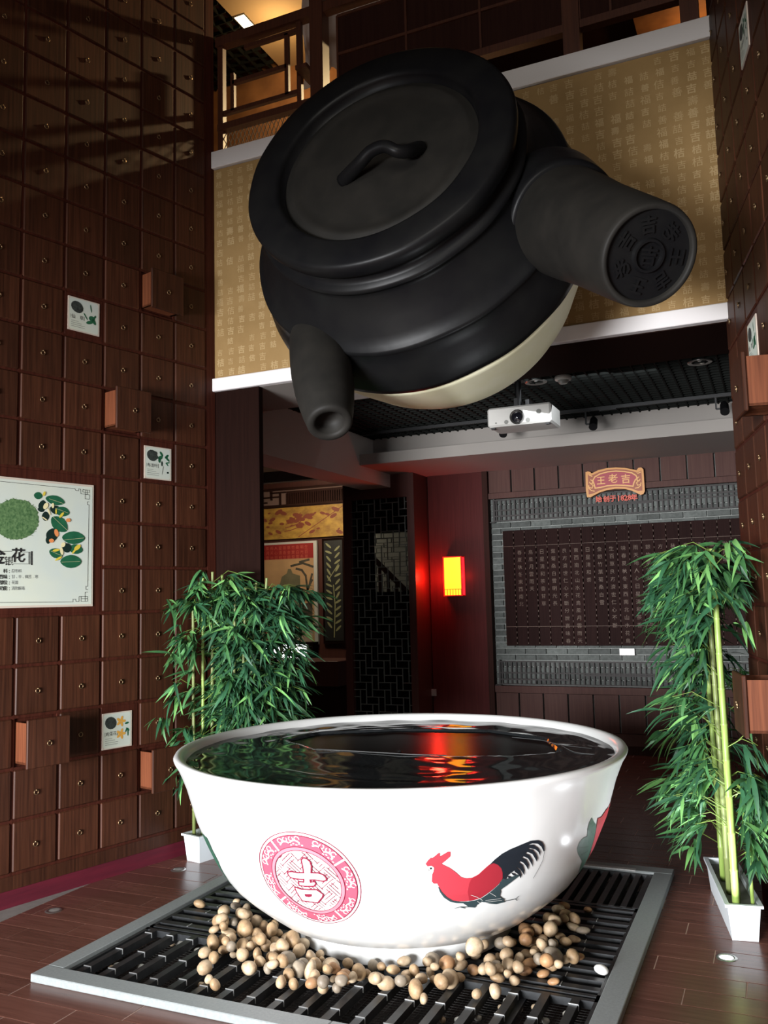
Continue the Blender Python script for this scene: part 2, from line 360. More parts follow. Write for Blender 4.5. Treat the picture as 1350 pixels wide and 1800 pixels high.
for c in range(39):
    for r in range(21):
        if random.random() < .07: continue
        put_char(m, random.choice(CH), Tw, XL_+.055+c*.0865+random.uniform(-.006, .006), 3.205+r*.0725, random.choice((.046, .05, .056)), bold=.02 if random.random() < .35 else 0)
obj('seal_characters', m, 'wallpaper_seal', balc, kind='stuff', label='pale printed seal characters')
m = MB(); m.box((-4.6, YF+.7, 3.5), (.7, 9.0, 4.81)); m.box((-8, 5.37, 3.5), (-4.6, 11.5, 4.81)); m.box((-4.6, 9.0, 3.5), (.7, 11.5, 4.81)); structure('floor_upper', m, 'dark_panel')
# inner hall: soffits and beam
m = MB(); m.box((-3.79, 8.27, 3.07), (.7, 8.4, 3.5)); m.box((-3.79, 7.93, 2.96), (.7, 9.3, 3.07)); structure('trim_3', m, 'plaster', label='stepped pale plaster soffit across the inner hall')
m = MB(); m.box((-4.15, YF+.7, 2.815), (-3.79, YS+.05, 3.5)); structure('trim_4', m, 'plaster_warm', label='mauve plaster beam running back from the balcony')
m = MB(); za, zb_ = float(ony(480, 848, 9.0)[2]), float(ony(480, 829, 9.0)[2]); m.box((-8, 9.0, za), (-4.15, 9.1, zb_)); m.box((-8, 9.1, 3.25), (-4.15, 10.6, 3.5)); structure('trim_5', m, 'plaster', label='pale soffit over the side room')
m = MB(); m.box((-3.79, YF+.7, 3.36), (.7, 8.27, 3.5)); structure('ceiling_inner', m, 'void')
cg = MB()
x = -3.78
while x < .65: cg.box((x, YF+.7, ZC), (x+.012, 8.27, ZC+.03)); x += .085
y = YF+.72
while y < 8.26: cg.box((-3.79, y, ZC+.001), (.7, y+.012, ZC+.029)); y += .085
tag(obj('ceiling_grid', cg, 'mesh_ceiling'), 'dark open-cell grid ceiling of the inner hall', 'ceiling grid', kind='structure')
m = MB(); m.box((.6, 5.3, 0), (.75, 9.3, 3.5)); structure('wall_hall_right', m, 'hall_wood')
m = MB(); m.box((-8.1, 5.3, 0), (-8.0, 10.8, 3.5)); m.box((-8.0, 5.05, 0), (-4.6, 5.3, 3.5)); structure('wall_side_room', m, 'hall_wood')
m = MB(); m.box((-8, 10.45, 0), (-3.6, 10.6, 3.5)); structure('wall_side_room_back', m, 'counter_wood')
# ------------------------------------------------------------------ drawer cabinets
def ring_mesh():
    m = MB(); R_, r_ = .0125, .0026; vs = []; fs = []; N, K = 14, 6
    for i in range(N):
        a = 2*math.pi*i/N
        for k in range(K):
            b = 2*math.pi*k/K; vs.append(((R_+r_*math.cos(b))*math.cos(a), (R_+r_*math.cos(b))*math.sin(a)-.006, .006+r_*math.sin(b)))
    for i in range(N):
        for k in range(K): fs.append((i*K+k, ((i+1) % N)*K+k, ((i+1) % N)*K+(k+1) % K, i*K+(k+1) % K))
    m.add(vs, fs); m.tube([(0, .006, 0), (0, .006, .012)], .004, 8)
    return mesh_of('ring_pull', m, 'brass', smooth=True)
RING = ring_mesh()
def front_mesh(wd, hg, name='drawer'):
    m = MB(); g = .008; m.box((-wd/2+g, -hg/2+g, -.02), (wd/2-g, hg/2-g, .012), bev=.006); return mesh_of(name, m, 'drawer_wood')
def open_mesh(wd, hg, p):
    m = MB(); g = .008
    m.box((-wd/2+g, -hg/2+g, p-.018), (wd/2-g, hg/2-g, p), 0, bev=.004)
    a, b = wd/2-g-.012, hg/2-g-.02
    m.box((-a, -b, -.015), (-a+.012, b, p-.018), 1); m.box((a-.012, -b, -.015), (a, b, p-.018), 1); m.box((-a, -b, -.015), (a, -b+.012, p-.018), 1)
    m.box((-a+.02, -b+.02, -.01), (a-.02, b-.03, p-.03), 2)
    return mesh_of('open_drawer', m, ['drawer_wood', 'drawer_side', 'soil'])
def cabinet(name, FF, label, s0, wd, ncol, z0, hg, nrow, skip, opened, p_):
    T = FF @ Matrix.Translation((s0, 0, 0)); t = thing(name, None, label, 'cabinet', T=T)
    m = MB(); m.box((s0-.02, z0-.05, -.018), (s0+ncol*wd+.012, z0+nrow*hg+.02, -.006), T=FF)
    obj('case', m, 'case_wood', t)
    m = MB()
    for c in range(ncol+1): m.box((s0+c*wd-.008, z0, -.008), (s0+c*wd+.008, z0+nrow*hg, .004), T=FF)
    for r in range(nrow+1): m.box((s0, z0+r*hg-.008, -.008), (s0+ncol*wd, z0+r*hg+.008, .0035), T=FF)
    obj('divider_grid', m, 'case_wood', t)
    m = MB(); m.box((s0-.02, .09, -.018), (s0+ncol*wd+.01, z0-.008, .008), T=FF); obj('bottom_rail', m, 'drawer_wood', t)
    m = MB(); m.box((s0-.02, 0, -.018), (s0+ncol*wd+.01, .09, .012), T=FF); obj('plinth', m, 'plinth', t)
    me = front_mesh(wd, hg)
    for c in range(ncol):
        for r in range(nrow):
            if (c, r) in skip: continue
            TT = FF @ Matrix.Translation((s0+(c+.5)*wd, z0+(r+.5)*hg, 0))
            if (c, r) in opened:
                p = opened[(c, r)]; d = inst('drawer', open_mesh(wd, hg, p), TT, t, label='drawer pulled out of the cabinet'); inst('ring_pull', RING, TT @ Matrix.Translation((0, 0, p)), d)
            else:
                d = inst('drawer', me, TT, t); inst('ring_pull', RING, TT @ Matrix.Translation((0, 0, .012)), d)
    return t
LC0 = .034-.273*7   # column boundaries of the left cabinet
skipL = {(c, r) for c in range(3, 7) for r in (5, 6, 7)} | {(6, 11), (8, 8), (7, 2)}
cabL = cabinet('medicine_cabinet', FL, 'tall dark wooden cabinet of square drawers filling the left wall', LC0, .273, 10, .17, .2775, 21, skipL, {(7, 9): .14, (5, 2): .14, (8, 1): .14, (8, 12): .12}, 0)
# FR runs from the inner end (s=0) towards the viewer (s positive)
skipR = {(3, 14), (2, 9)}
cabR = cabinet('medicine_cabinet', FR, 'tall dark wooden cabinet of square drawers along the right edge', -.05+.0, .2733, 12, .158, .2747, 21, {(3, 14), (2, 9)}, {(3, 8): .14, (3, 3): .22}, 0)
# panels behind the small posters / the big poster
def panel_in(cab, FF, s0, s1, z0, z1):
    m = MB(); m.box((s0+.006, z0+.006, -.02), (s1-.006, z1-.006, .006), T=FF, bev=.003); obj('blank_panel', m, 'case_wood', cab, label='flat wooden panel behind a poster')
for c, r in ((6, 11), (8, 8), (7, 2)): panel_in(cabL, FL, LC0+c*.273, LC0+(c+1)*.273, .17+r*.2775, .17+(r+1)*.2775)
panel_in(cabL, FL, LC0+3*.273, .034, .17+5*.2775, .17+8*.2775)
for c, r in ((3, 14), (2, 9)): panel_in(cabR, FR, -.05+c*.2733, -.05+(c+1)*.2733, .158+r*.2747, .158+(r+1)*.2747)
# ------------------------------------------------------------------ posters on the left cabinet
def ell(cx, cy, a, b, rot=0, n=18, px=0):
    r = math.radians(rot); out = []
    for k in range(n):
        t = 2*math.pi*k/n; x, y = a*math.cos(t), b*math.sin(t)*(1-px*math.cos(t)**2)
        out.append((cx+x*math.cos(r)-y*math.sin(r), cy+x*math.sin(r)+y*math.cos(r)))
    return out
def strip(mb, pts, wd, T, mi=0, z=0):
    for (x0, y0), (x1, y1) in zip(pts[:-1], pts[1:]):
        z += .00006
        d = math.hypot(x1-x0, y1-y0)
        if d < 1e-6: continue
        ux, uy = (x1-x0)/d, (y1-y0)/d; h = wd/2; ex, ey = ux*h, uy*h; nx, ny = -uy*h, ux*h
        mb.add([T @ Vector(p) for p in ((x0-ex+nx, y0-ey+ny, z), (x0-ex-nx, y0-ey-ny, z), (x1+ex-nx, y1+ey-ny, z), (x1+ex+nx, y1+ey+ny, z))], [(0, 1, 2, 3)], mi)
def up(T, z): return T @ Matrix.Translation((0, 0, z))
PO = .012
bigp = thing('framed_poster', FL @ Vector((-.55, 1.61, 0)), 'large white framed honeysuckle poster on the left cabinet', 'poster')
m = MB(); m.box((-1.03, 1.60, .0065), (-.028, 2.328, PO), T=FL); obj('board', m, 'poster_rim', bigp)
m = MB(); m.box((-1.02, 1.612, PO-.003), (-.037, 2.316, PO+.001), T=FL); obj('sheet', m, 'poster_paper', bigp)
def P7(x, y): return Lp(x/7.2, 830+y/7.2)
m = MB(); Z1 = PO+.002
def blob(x, y, rx, ry, rot, mi, z, px=0, n=16):
    m.flat([P7(*q) for q in ell(x, y, rx, ry, rot, n, px)][::-1], up(FL, Z1+z*.0005), mi)
rh = random.Random(3)
m.flat([P7(185+(292+rh.uniform(-14, 10))*math.cos(t), 600+(258+rh.uniform(-12, 10))*math.sin(t)) for t in np.linspace(2*math.pi, 0, 90, endpoint=False)], up(FL, Z1))
for k in range(70):
    t = rh.uniform(0, 6.28); r0 = rh.uniform(.8, .98); q0 = P7(185+292*r0*math.cos(t), 600+258*r0*math.sin(t)); q1 = P7(185+292*(r0+.09)*math.cos(t+rh.uniform(-.15, .15)), 600+258*(r0+.09)*math.sin(t)); strip(m, [q0, q1], .0016, up(FL, Z1))
obj('herb_heap_print', m, 'herb_green', bigp, label='printed heap of dried green herb')
m = MB()
for i, (x, y, a, b, rt, mi) in enumerate([(520, 430, 52, 75, 10, 1), (500, 480, 45, 25, 20, 1), (560, 560, 48, 60, 0, 1), (640, 800, 75, 92, 20, 1), (590, 860, 30, 50, 0, 1), (690, 480, 80, 55, 20, 1), (465, 300, 55, 46, 10, 0), (680, 358, 125, 60, 14, 0), (770, 500, 95, 62, 12, 0), (732, 660, 128, 88, 42, 0), (912, 832, 146, 82, 2, 0), (690, 1028, 90, 62, 20, 0), (940, 975, 90, 62, 10, 0), (830, 960, 60, 60, 0, 1), (878, 1132, 135, 84, 0, 0)]):
    blob(x, y, a, b, rt, mi, i*.2, .25)
for x, y, a, b, rt, mi in [(540, 275, 16, 30, 20, 2), (560, 430, 28, 45, 30, 3), (650, 425, 16, 34, 0, 3), (690, 500, 10, 34, 0, 2), (760, 545, 16, 44, 40, 2), (845, 610, 30, 24, 0, 4), (695, 770, 26, 50, -15, 4), (632, 868, 32, 26, 0, 4), (960, 955, 26, 50, 50, 2), (920, 1000, 12, 46, 40, 2), (690, 990, 46, 16, -10, 2), (720, 1095, 50, 14, -30, 2), (545, 590, 40, 8, 35, 3), (600, 500, 10, 50, -20, 3), (780, 920, 26, 34, 30, 3), (760, 1000, 20, 50, -10, 3)]:
    blob(x, y, a, b, rt, mi, 4+random.random())
for (x0, y0, x1, y1) in [(600, 340, 780, 400), (640, 560, 830, 740), (790, 860, 1040, 835), (760, 1140, 990, 1130), (680, 460, 840, 520), (620, 1000, 760, 1060)]: strip(m, [P7(x0, y0), P7(x1, y1)], .0012, up(FL, Z1+.0052), 3)
obj('honeysuckle_print', m, ['print_leaf', 'print_leaf_dark', 'print_yellow', 'print_cream', 'print_orange'], bigp, label='printed honeysuckle sprig with green leaves and yellow flowers')
m = MB()
for q in ([(0, 120), (930, 212), (940, 235), (975, 240), (975, 215), (1000, 218), (1005, 275), (1085, 285), (1085, 230), (1030, 222), (1030, 255), (1112, 265), (1112, 230), (1060, 226), (1058, 340), (1110, 345), (1112, 290), (1060, 285)], [(1110, 380), (1088, 378), (1090, 412), (1108, 415), (1092, 1445), (1068, 1442), (1068, 1485), (1092, 1488)], [(0, 1650), (905, 1642), (905, 1608), (940, 1608), (942, 1638), (980, 1638), (982, 1575), (1090, 1575), (1090, 1635), (1058, 1635), (1058, 1520), (1092, 1518)], [(1008, 1602), (1090, 1602)], [(1008, 1575), (1008, 1636), (1058, 1636)]): strip(m, [P7(*p) for p in q], .0022, up(FL, Z1))
for q in ([(-30, 1005), (135, 1003)], [(250, 1010), (345, 1012), (345, 1163), (150, 1160)], [(-30, 1160), (20, 1160)]): strip(m, [P7(*p) for p in q], .0022, up(FL, Z1))
qt, qb = P7(0, 120), P7(0, 1650); strip(m, [qt, (-.985, qt[1]), (-.985, qb[1]), qb], .0022, up(FL, Z1))
strip(m, [P7(361, 1012), P7(361, 1165)], .004, up(FL, Z1)); strip(m, [P7(385, 1013), P7(385, 1166)], .009, up(FL, Z1))
for ch, x, y, sz, bo in (('花', 215, 1050, .078, .02), ('银', 92, 1125, .05, .0), ('金', -50, 1060, .085, .02)): px_, py_ = P7(x, y); put_char(m, ch, up(FL, Z1+.001), px_, py_, sz, bold=bo)
obj('poster_title', m, 'ink', bigp, label='black brush lettering and fret border')
m = MB()
for j, (a, b_) in enumerate((('　科', '忍冬科'), ('性味', '甘、辛、微苦，寒'), ('部位', '花蕾'), ('功能', '清热解毒'))):
    y = 1250+j*73
    for k, ch in enumerate(a+':'): 
        px_, py_ = P7(0+k*50 if ch != ':' else 100, y); put_char(m, ch, up(FL, Z1), px_, py_, .024, bold=.02)
    for k, ch in enumerate(b_): px_, py_ = P7(150+k*42, y); put_char(m, ch, up(FL, Z1), px_, py_, .020, mi=1)
obj('poster_text', m, ['ink', 'ink_grey'], bigp)
def small_poster(FF, s0, s1, z0, z1, label, style, flip=1):
    t = thing('herb_poster', FF @ Vector(((s0+s1)/2, z0, 0)), label, 'poster', 'small herb posters on the cabinets')
    m = MB(); m.box((s0, z0, .0065), (s1, z1, PO), T=FF); obj('board', m, 'poster_rim', t)
    w_, h_ = s1-s0, z1-z0; m = MB()
    m.flat([(s0+x*w_, z0+y*h_) for x, y in ((.08, .03), (.92, .03), (.96, .08), (.96, .92), (.92, .97), (.08, .97), (.03, .92), (.03, .08))], up(FF, PO+.0006)); obj('sheet', m, 'poster_paper', t)
    m = MB(); T1 = up(FF, PO+.0014)
    def e(x, y, a, b, r, mi, dz=0): m.flat([(s0+qx*w_, z0+qy*h_) for qx, qy in ell(x, y, a, b, r, 14)], up(T1, dz*.0003), mi)
    e(.28, .72, .2, .17, -20, 0)
    if style == 0:
        for q in ((.72, .78, .02, .12, 10, 1), (.55, .5, .02, .12, 35, 1), (.75, .48, .1, .08, 0, 1), (.82, .4, .1, .05, -60, 1), (.68, .35, .12, .05, 20, 1), (.85, .55, .06, .03, 60, 1)): e(*q, 1)
    elif style == 1:
        for q in ((.62, .8, .09, .04, -50, 1), (.58, .68, .09, .06, 30, 1), (.55, .6, .05, .08, 0, 1), (.82, .74, .09, .04, 40, 1), (.85, .66, .1, .035, -40, 1), (.64, .5, .03, .08, 0, 3), (.86, .55, .08, .02, 10, 1), (.83, .5, .07, .02, -40, 1), (.86, .24, .04, .03, 0, 3), (.67, .3, .01, .14, -10, 4)): e(*q, 1)
        for q in ((.2, .8, .08, .07, 0, 0), (.4, .8, .07, .06, 0, 0), (.42, .68, .09, .06, 0, 0)): e(*q, .5)
    else:
        for cx, cy in ((.62, .73), (.62, .38)):
            for k in range(5): e(cx+.09*math.cos(k*1.257), cy+.08*math.sin(k*1.257), .075, .04, k*72, 2, 1+k*.1)
        for q in ((.82, .66, .07, .03, 10, 1), (.85, .48, .07, .03, -40, 1), (.86, .38, .02, .09, 0, 1), (.8, .46, .06, .025, 60, 1)): e(*q, 2)
    obj('herb_print', m, ['herb_dark', 'print_leaf', 'print_amber', 'print_leaf_dark', 'ink_soft'], t)
    m = MB()
    for k in range(3): put_char(m, ('仙　草', '布渣叶', '鸡蛋花')[style][k], T1, s0+(.16+.13*k)*w_, z0+.42*h_, w_*.12)
    strip(m, [(s0+.07*w_, z0+.36*h_), (s0+.07*w_, z0+.47*h_)], .0012, T1); strip(m, [(s0+.5*w_, z0+.36*h_), (s0+.5*w_, z0+.47*h_)], .003, T1)
    for j in range(4): strip(m, [(s0+.1*w_, z0+(.29-j*.055)*h_), (s0+(.32+.1*(j % 3)+.2*(j == 3))*w_, z0+(.29-j*.055)*h_)], .0022, T1, 1)
    obj('poster_text', m, ['ink', 'ink_soft'], t)
small_poster(FL, -.214, .001, 3.26, 3.468, 'small white herb poster, highest of those on the left cabinet', 0)
small_poster(FL, .34, .552, 2.408, 2.621, 'small white herb poster with green sprig just below an open drawer, left cabinet', 1)
small_poster(FL, .045, .253, .744, .957, 'small white herb poster with orange flowers, low on the left cabinet', 2)
small_poster(FR, .79+.0, .985, 4.03, 4.24, 'small herb poster seen edge-on high on the right cabinet', 1)
small_poster(FR, .52, .73, 2.67, 2.875, 'small herb poster just above the open drawer of the right cabinet', 0)
# ------------------------------------------------------------------ kerb, grating, pit
KX0, KX1, KY0, KY1, KT = -3.03, -.63, 2.95, 5.35, .034
kerb = thing('stone_kerb', ((KX0+KX1)/2, KY0, 0), 'grey stone kerb framing the square black grating', 'kerb')
kw = .098
for (a, b, c, d) in ((KX0, KY0, -1.62, KY0+kw), (-1.618, KY0, KX1, KY0+kw), (KX0, KY0+kw+.002, KX0+kw-.01, KY1), (KX1-kw, KY0+kw+.002, KX1, KY1-kw-.002), (KX0+kw-.008, KY1-kw, KX1, KY1)):
    m = MB(); m.box((a, b, 0), (c, d, KT), bev=.003)
    o = obj('kerb_stone', m, 'kerb', kerb)
m = MB(); m.box((-1.9, KY1-kw-.004, KT-.006), (-.83, KY1-kw+.03, KT+.002)); obj('inner_strip', m, 'kerb_side', kerb, label='pale metal strip at the rear edge')
grat = thing('floor_grating', (-1.83, 4.15, -.02), 'black slatted metal grating under the giant bowl', 'grating')
GT = .02
GX0, GX1, GY0, GY1 = KX0+kw, KX1-kw, KY0+kw, KY1-kw
m = MB()
for x0, y0, x1, y1 in ((GX0, GY0, GX1, 3.60), (GX0, 3.62, GX1, 4.64), (GX0, 4.66, GX1, GY1)):
    for a in ((x0, y0, x1, y0+.022), (x0, y1-.022, x1, y1), (x0, y0, x0+.02, y1), (x1-.02, y0, x1, y1)): m.box((a[0], a[1], GT-.03), (a[2], a[3], GT))
m.box((-1.72, GY0, GT-.045), (-1.69, GY1, GT-.031)); m.box((-2.4, GY0, GT-.045), (-2.37, GY1, GT-.031)); m.box((-1.05, GY0, GT-.045), (-1.02, GY1, GT-.031))
obj('grating_frame', m, 'grate', grat)
def barm(L, wd, hh): mm = MB(); mm.box((-wd/2, 0, -hh), (wd/2, L, 0)); return mesh_of('slat', mm, 'grate')
bf = barm(.535, .034, .036); nb = 0
x = -2.875
CL = MB()
while x < GX1-.03:
    inst('slat', bf, Matrix.Translation((x, GY0+.012, GT+.001)), grat)
    yy = GY0+.07+random.random()*.05
    while yy < 3.55:
        CL.box((x-.02, yy, GT+.001), (x+.02, yy+.004, GT+.004)); CL.box((x+.018, yy, GT-.02), (x+.021, yy+.004, GT+.002)); yy += .19+random.random()*.03
    x += .121
bm_ = barm(GX1-GX0-.03, .036, .036)
y = 3.69; R90 = Matrix.Rotation(-math.pi/2, 4, 'Z')
while y < 4.62:
    inst('slat', bm_, Matrix.Translation((GX0+.015, y, GT+.001)) @ R90, grat)
    for q in range(7): xx = GX0+.15+q*.3+random.random()*.1; CL.box((xx, y-.02, GT+.001), (xx+.004, y+.02, GT+.004))
    y += .0945
bb = barm(.56, .03, .036); x = GX0+.04
while x < GX1-.02: inst('slat', bb, Matrix.Translation((x, 4.675, GT+.001)), grat); x += .0595
obj('wire_clips', CL, 'clip', grat, kind='stuff', label='small pale wire clips on the slats')
m = MB(); x = GX0
while x < GX1: m.box((x, GY0, -.052), (x+.002, GY1, -.050)); x += .022
y = GY0
while y < GY1: m.box((GX0, y, -.050), (GX1, y+.002, -.048)); y += .022
obj('wire_mesh', m, 'wire', grat, kind='stuff', label='fine dark wire mesh below the slats')
m = MB(); m.box((-2.99, 2.99, -.119), (-.67, 5.31, -.1)); structure('floor_pit', m, 'pit')
# ------------------------------------------------------------------ bowl
BX, BY = -1.757, 4.07; Z0B = GT+.002
outer = [(.02, .52), (.10, .505), (.115, .53), (.15, .638), (.2, .706), (.25, .769), (.3, .824), (.35, .864), (.4, .895), (.45, .924), (.5, .946), (.55, .968), (.6, .99), (.65, 1.005), (.7, 1.021), (.75, 1.036), (.8, 1.056), (.84, 1.074), (.865, 1.09)]
zz = [p[0] for p in outer]; rr = [p[1] for p in outer]
SS = [0]
for i in range(1, len(outer)): SS.append(SS[-1]+math.hypot(zz[i]-zz[i-1], rr[i]-rr[i-1]))
bowl = thing('giant_bowl', (BX, BY, Z0B), 'giant white porcelain bowl painted with a rooster, full of black liquid', 'bowl')
prof = [(.30, .06), (.47, .055), (.485, .024), (.505, .0225), (.515, .03), (.508, .09)]+[(r, z) for z, r in outer[2:]]+[(1.095, .878), (1.088, .890), (1.07, .893), (1.052, .886), (1.04, .865), (1.015, .8), (.96, .66), (.8, .4), (.5, .22), (0.001, .2)]
m = MB(); m.lathe(prof, Matrix.Translation((BX, BY, 0)), 128); obj('body', m, 'porcelain', bowl, smooth=True)
# liquid with ripples and creases
POOL = [tuple(onz(*q, .856)[:2]) for q in ((505, 1300), (560, 1287), (700, 1281), (860, 1283), (960, 1297), (985, 1320), (900, 1328), (785, 1328), (660, 1322), (560, 1318))]
def in_pool(x, y):
    c = False; j = len(POOL)-1
    for i in range(len(POOL)):
        (xi, yi), (xj, yj) = POOL[i], POOL[j]
        if (yi > y) != (yj > y) and x < (xj-xi)*(y-yi)/(yj-yi)+xi: c = not c
        j = i
    return c
m = MB(); NR_, NA = 130, 220; vs = [(BX, BY, .856)]; fs = []
for i in range(1, NR_+1):
    r = 1.036*i/NR_
    for k in range(NA):
        a = 2*math.pi*k/NA
        cx_, cy_ = BX+.1, BY+.05
        x_, y_ = BX+r*math.cos(a), BY+r*math.sin(a); d = math.hypot(x_-cx_, y_-cy_)
        h = .0008*math.sin(d*40+.8*math.sin(2*a))*math.exp(-((d-.75)/.3)**2)
        h += .0024*math.sin(x_*9+2*math.sin(y_*5))*math.sin(y_*11+1.5*math.sin(x_*6))+.0010*math.sin(x_*21+y_*15)*math.sin(y_*27-x_*9)
        h += .003*math.exp(-((d-.82-.05*math.sin(2.3*a+.5))/.018)**2)*(.5+.5*math.sin(3*a+1))
        if in_pool(x_, y_): h = -.012
        if r > .99: h += .0015*math.sin(a*19)
        vs.append((x_, y_, .856+h))
for k in range(NA): fs.append((0, 1+k, 1+(k+1) % NA))
for i in range(NR_-1):
    for k in range(NA): k2 = (k+1) % NA; fs.append((1+i*NA+k, 1+(i+1)*NA+k, 1+(i+1)*NA+k2, 1+i*NA+k2))
m.add(vs, fs); m.m = [0 if all(vs[i][2] < .846 for i in f) else 1 for f in m.f]
obj('liquid', m, ['liquid', 'film'], bowl, smooth=True, label='glossy black rippled liquid')
m = MB(); m.tube([Vector(onz(*q, .86)) for q in ((556, 1317), (600, 1319), (660, 1322.5), (720, 1326), (785, 1328))], .0026, 6)
obj('liquid_crease', m, 'film_edge', bowl, smooth=True, label='pale straight crease on the liquid')
for pts in (((470, 1292), (500, 1287), (530, 1290), (560, 1284)), ((900, 1296), (950, 1301), (985, 1309), (1040, 1316)), ((985, 1309), (1010, 1322), (1045, 1326))):
    m = MB(); m.tube(smooth_path([Vector(onz(*q, .858)) for q in pts]), .0016, 6); obj('liquid_crease', m, 'film_edge', bowl, smooth=True)
def bowl_hit(x, y):
    d = ray(x, y); lo = None
    for t in np.linspace(2, 5, 1500):
        q = CAM+d*t
        if math.hypot(q[0]-BX, q[1]-BY) < np.interp(q[2], zz, rr): 
            return math.atan2(q[1]-BY, q[0]-BX)*.95, float(np.interp(q[2], zz, SS))
    return None
def bh(x, y, step=-1):
    for k in range(30):
        r = bowl_hit(x+step*k, y)
        if r: return r
def surf(u, v, off):
    th = u/.95; z = np.interp(v, SS, zz); r = np.interp(v, SS, rr)
    r1 = np.interp(v+.02, SS, rr); r0 = np.interp(v-.02, SS, rr); z1 = np.interp(v+.02, SS, zz); z0 = np.interp(v-.02, SS, zz)
    L = math.hypot(r1-r0, z1-z0)+1e-9; nr, nz = (z1-z0)/L, -(r1-r0)/L
    return (BX+(r+off*nr)*math.cos(th), BY+(r+off*nr)*math.sin(th), z+off*nz)
def decal(mb, poly, layer, mi, ms=.03):
    bm = bmesh.new(); vv = [bm.verts.new((x, y, 0)) for x, y in poly]
    for t in tessellate_polygon([[Vector((x, y, 0)) for x, y in poly]]):
        try: bm.faces.new([vv[i] for i in t])
        except ValueError: pass
    for _ in range(5):
        es = [e for e in bm.edges if e.calc_length() > ms]
        if not es: break
        bmesh.ops.subdivide_edges(bm, edges=es, cuts=1); bmesh.ops.triangulate(bm, faces=[f for f in bm.faces if len(f.verts) > 3])
    bmesh.ops.recalc_face_normals(bm, faces=bm.faces)
    bm.verts.index_update(); vs = [surf(v.co.x, v.co.y, .0022+.0007*layer) for v in bm.verts]
    fs = [tuple(v.index for v in (f.verts if f.normal.z > 0 else reversed(f.verts))) for f in bm.faces]
    mb.add(vs, fs, mi); bm.free()
def dstrip(mb, pts, wd, layer, mi, closed=False):
    if closed: pts = list(pts)+[pts[0]]
    for (x0, y0), (x1, y1) in zip(pts[:-1], pts[1:]):
        d = math.hypot(x1-x0, y1-y0)
        if d < 1e-6: continue
        ux, uy = (x1-x0)/d, (y1-y0)/d; h = wd/2; N = max(1, int(d/.03))
        for i in range(N):
            a, b = d*i/N, d*(i+1)/N
            if i == 0: a -= h*.8
            if i == N-1: b += h*.8
            q = [(x0+ux*a-uy*h, y0+uy*a+ux*h), (x0+ux*a+uy*h, y0+uy*a-ux*h), (x0+ux*b+uy*h, y0+uy*b-ux*h), (x0+ux*b-uy*h, y0+uy*b+ux*h)]
            mb.add([surf(p[0], p[1], .0022+.0007*layer) for p in q], [(0, 1, 2, 3)], mi)
def dann(mb, cx, cy, r0, r1, layer, mi, n=72, a0=0, a1=2*math.pi):
    vs = []; fs = []
    for i in range(n+1):
        a = a0+(a1-a0)*i/n
        for j in range(3): r = r0+(r1-r0)*j/2; vs.append(surf(cx+r*math.cos(a), cy+r*math.sin(a), .0022+.0007*layer))
    for i in range(n):
        for j in range(2): fs.append((i*3+j, i*3+j+1, i*3+j+4, i*3+j+3))
    mb.add(vs, fs, mi)
# medallion
cu_, cv_ = bowl_hit(440+655/6.136, 1440+627/6.136); cu_ -= .022; cv_ -= .024; RM = .226
m = MB()
dann(m, cu_, cv_, RM*.985, RM, 0, 0, 96); dann(m, cu_, cv_, RM*.70, RM*.935, 0, 1, 96); dann(m, cu_, cv_, RM*.925, RM*.94, 1, 0, 96)
dann(m, cu_, cv_, RM*.645, RM*.715, 2, 2, 96); dann(m, cu_, cv_, RM*.64, RM*.652, 3, 0, 96); dann(m, cu_, cv_, RM*.708, RM*.72, 3, 0, 96)
def pol(r, a): return (cu_+RM*r*math.cos(a), cv_+RM*r*math.sin(a))
for k in range(8):
    a = k*math.pi/4+.22
    for sgn in (-1, 1):
        pts = [pol(.80+.04*math.sin(t*3.1), a+sgn*(.02+t*.22)) for t in np.linspace(0, 1, 7)]; dstrip(m, pts, .006, 2, 3)
        c0 = pol(.87, a+sgn*.2); dstrip(m, [(c0[0]+.010*math.cos(t*1.0), c0[1]+.010*math.sin(t)) for t in np.linspace(0, 5, 9)], .0040, 2, 3)
        c0 = pol(.87, a+sgn*.07); dstrip(m, [(c0[0]+.009*math.cos(t+2), c0[1]+.009*math.sin(t+2)) for t in np.linspace(0, 5, 9)], .0040, 2, 3)
    dstrip(m, [pol(.84, a-.1), pol(.78, a), pol(.84, a+.1)], .0055, 2, 0)
    for j in range(5): dstrip(m, [pol(.755+.02*(j % 2), a-.32+.07*j), pol(.755+.02*(j % 2), a-.30+.07*j)], .005, 2, 3)
    if k % 2 == 0: dstrip(m, [pol(.73, a+.39), pol(.93, a+.39)], .008, 2, 3)
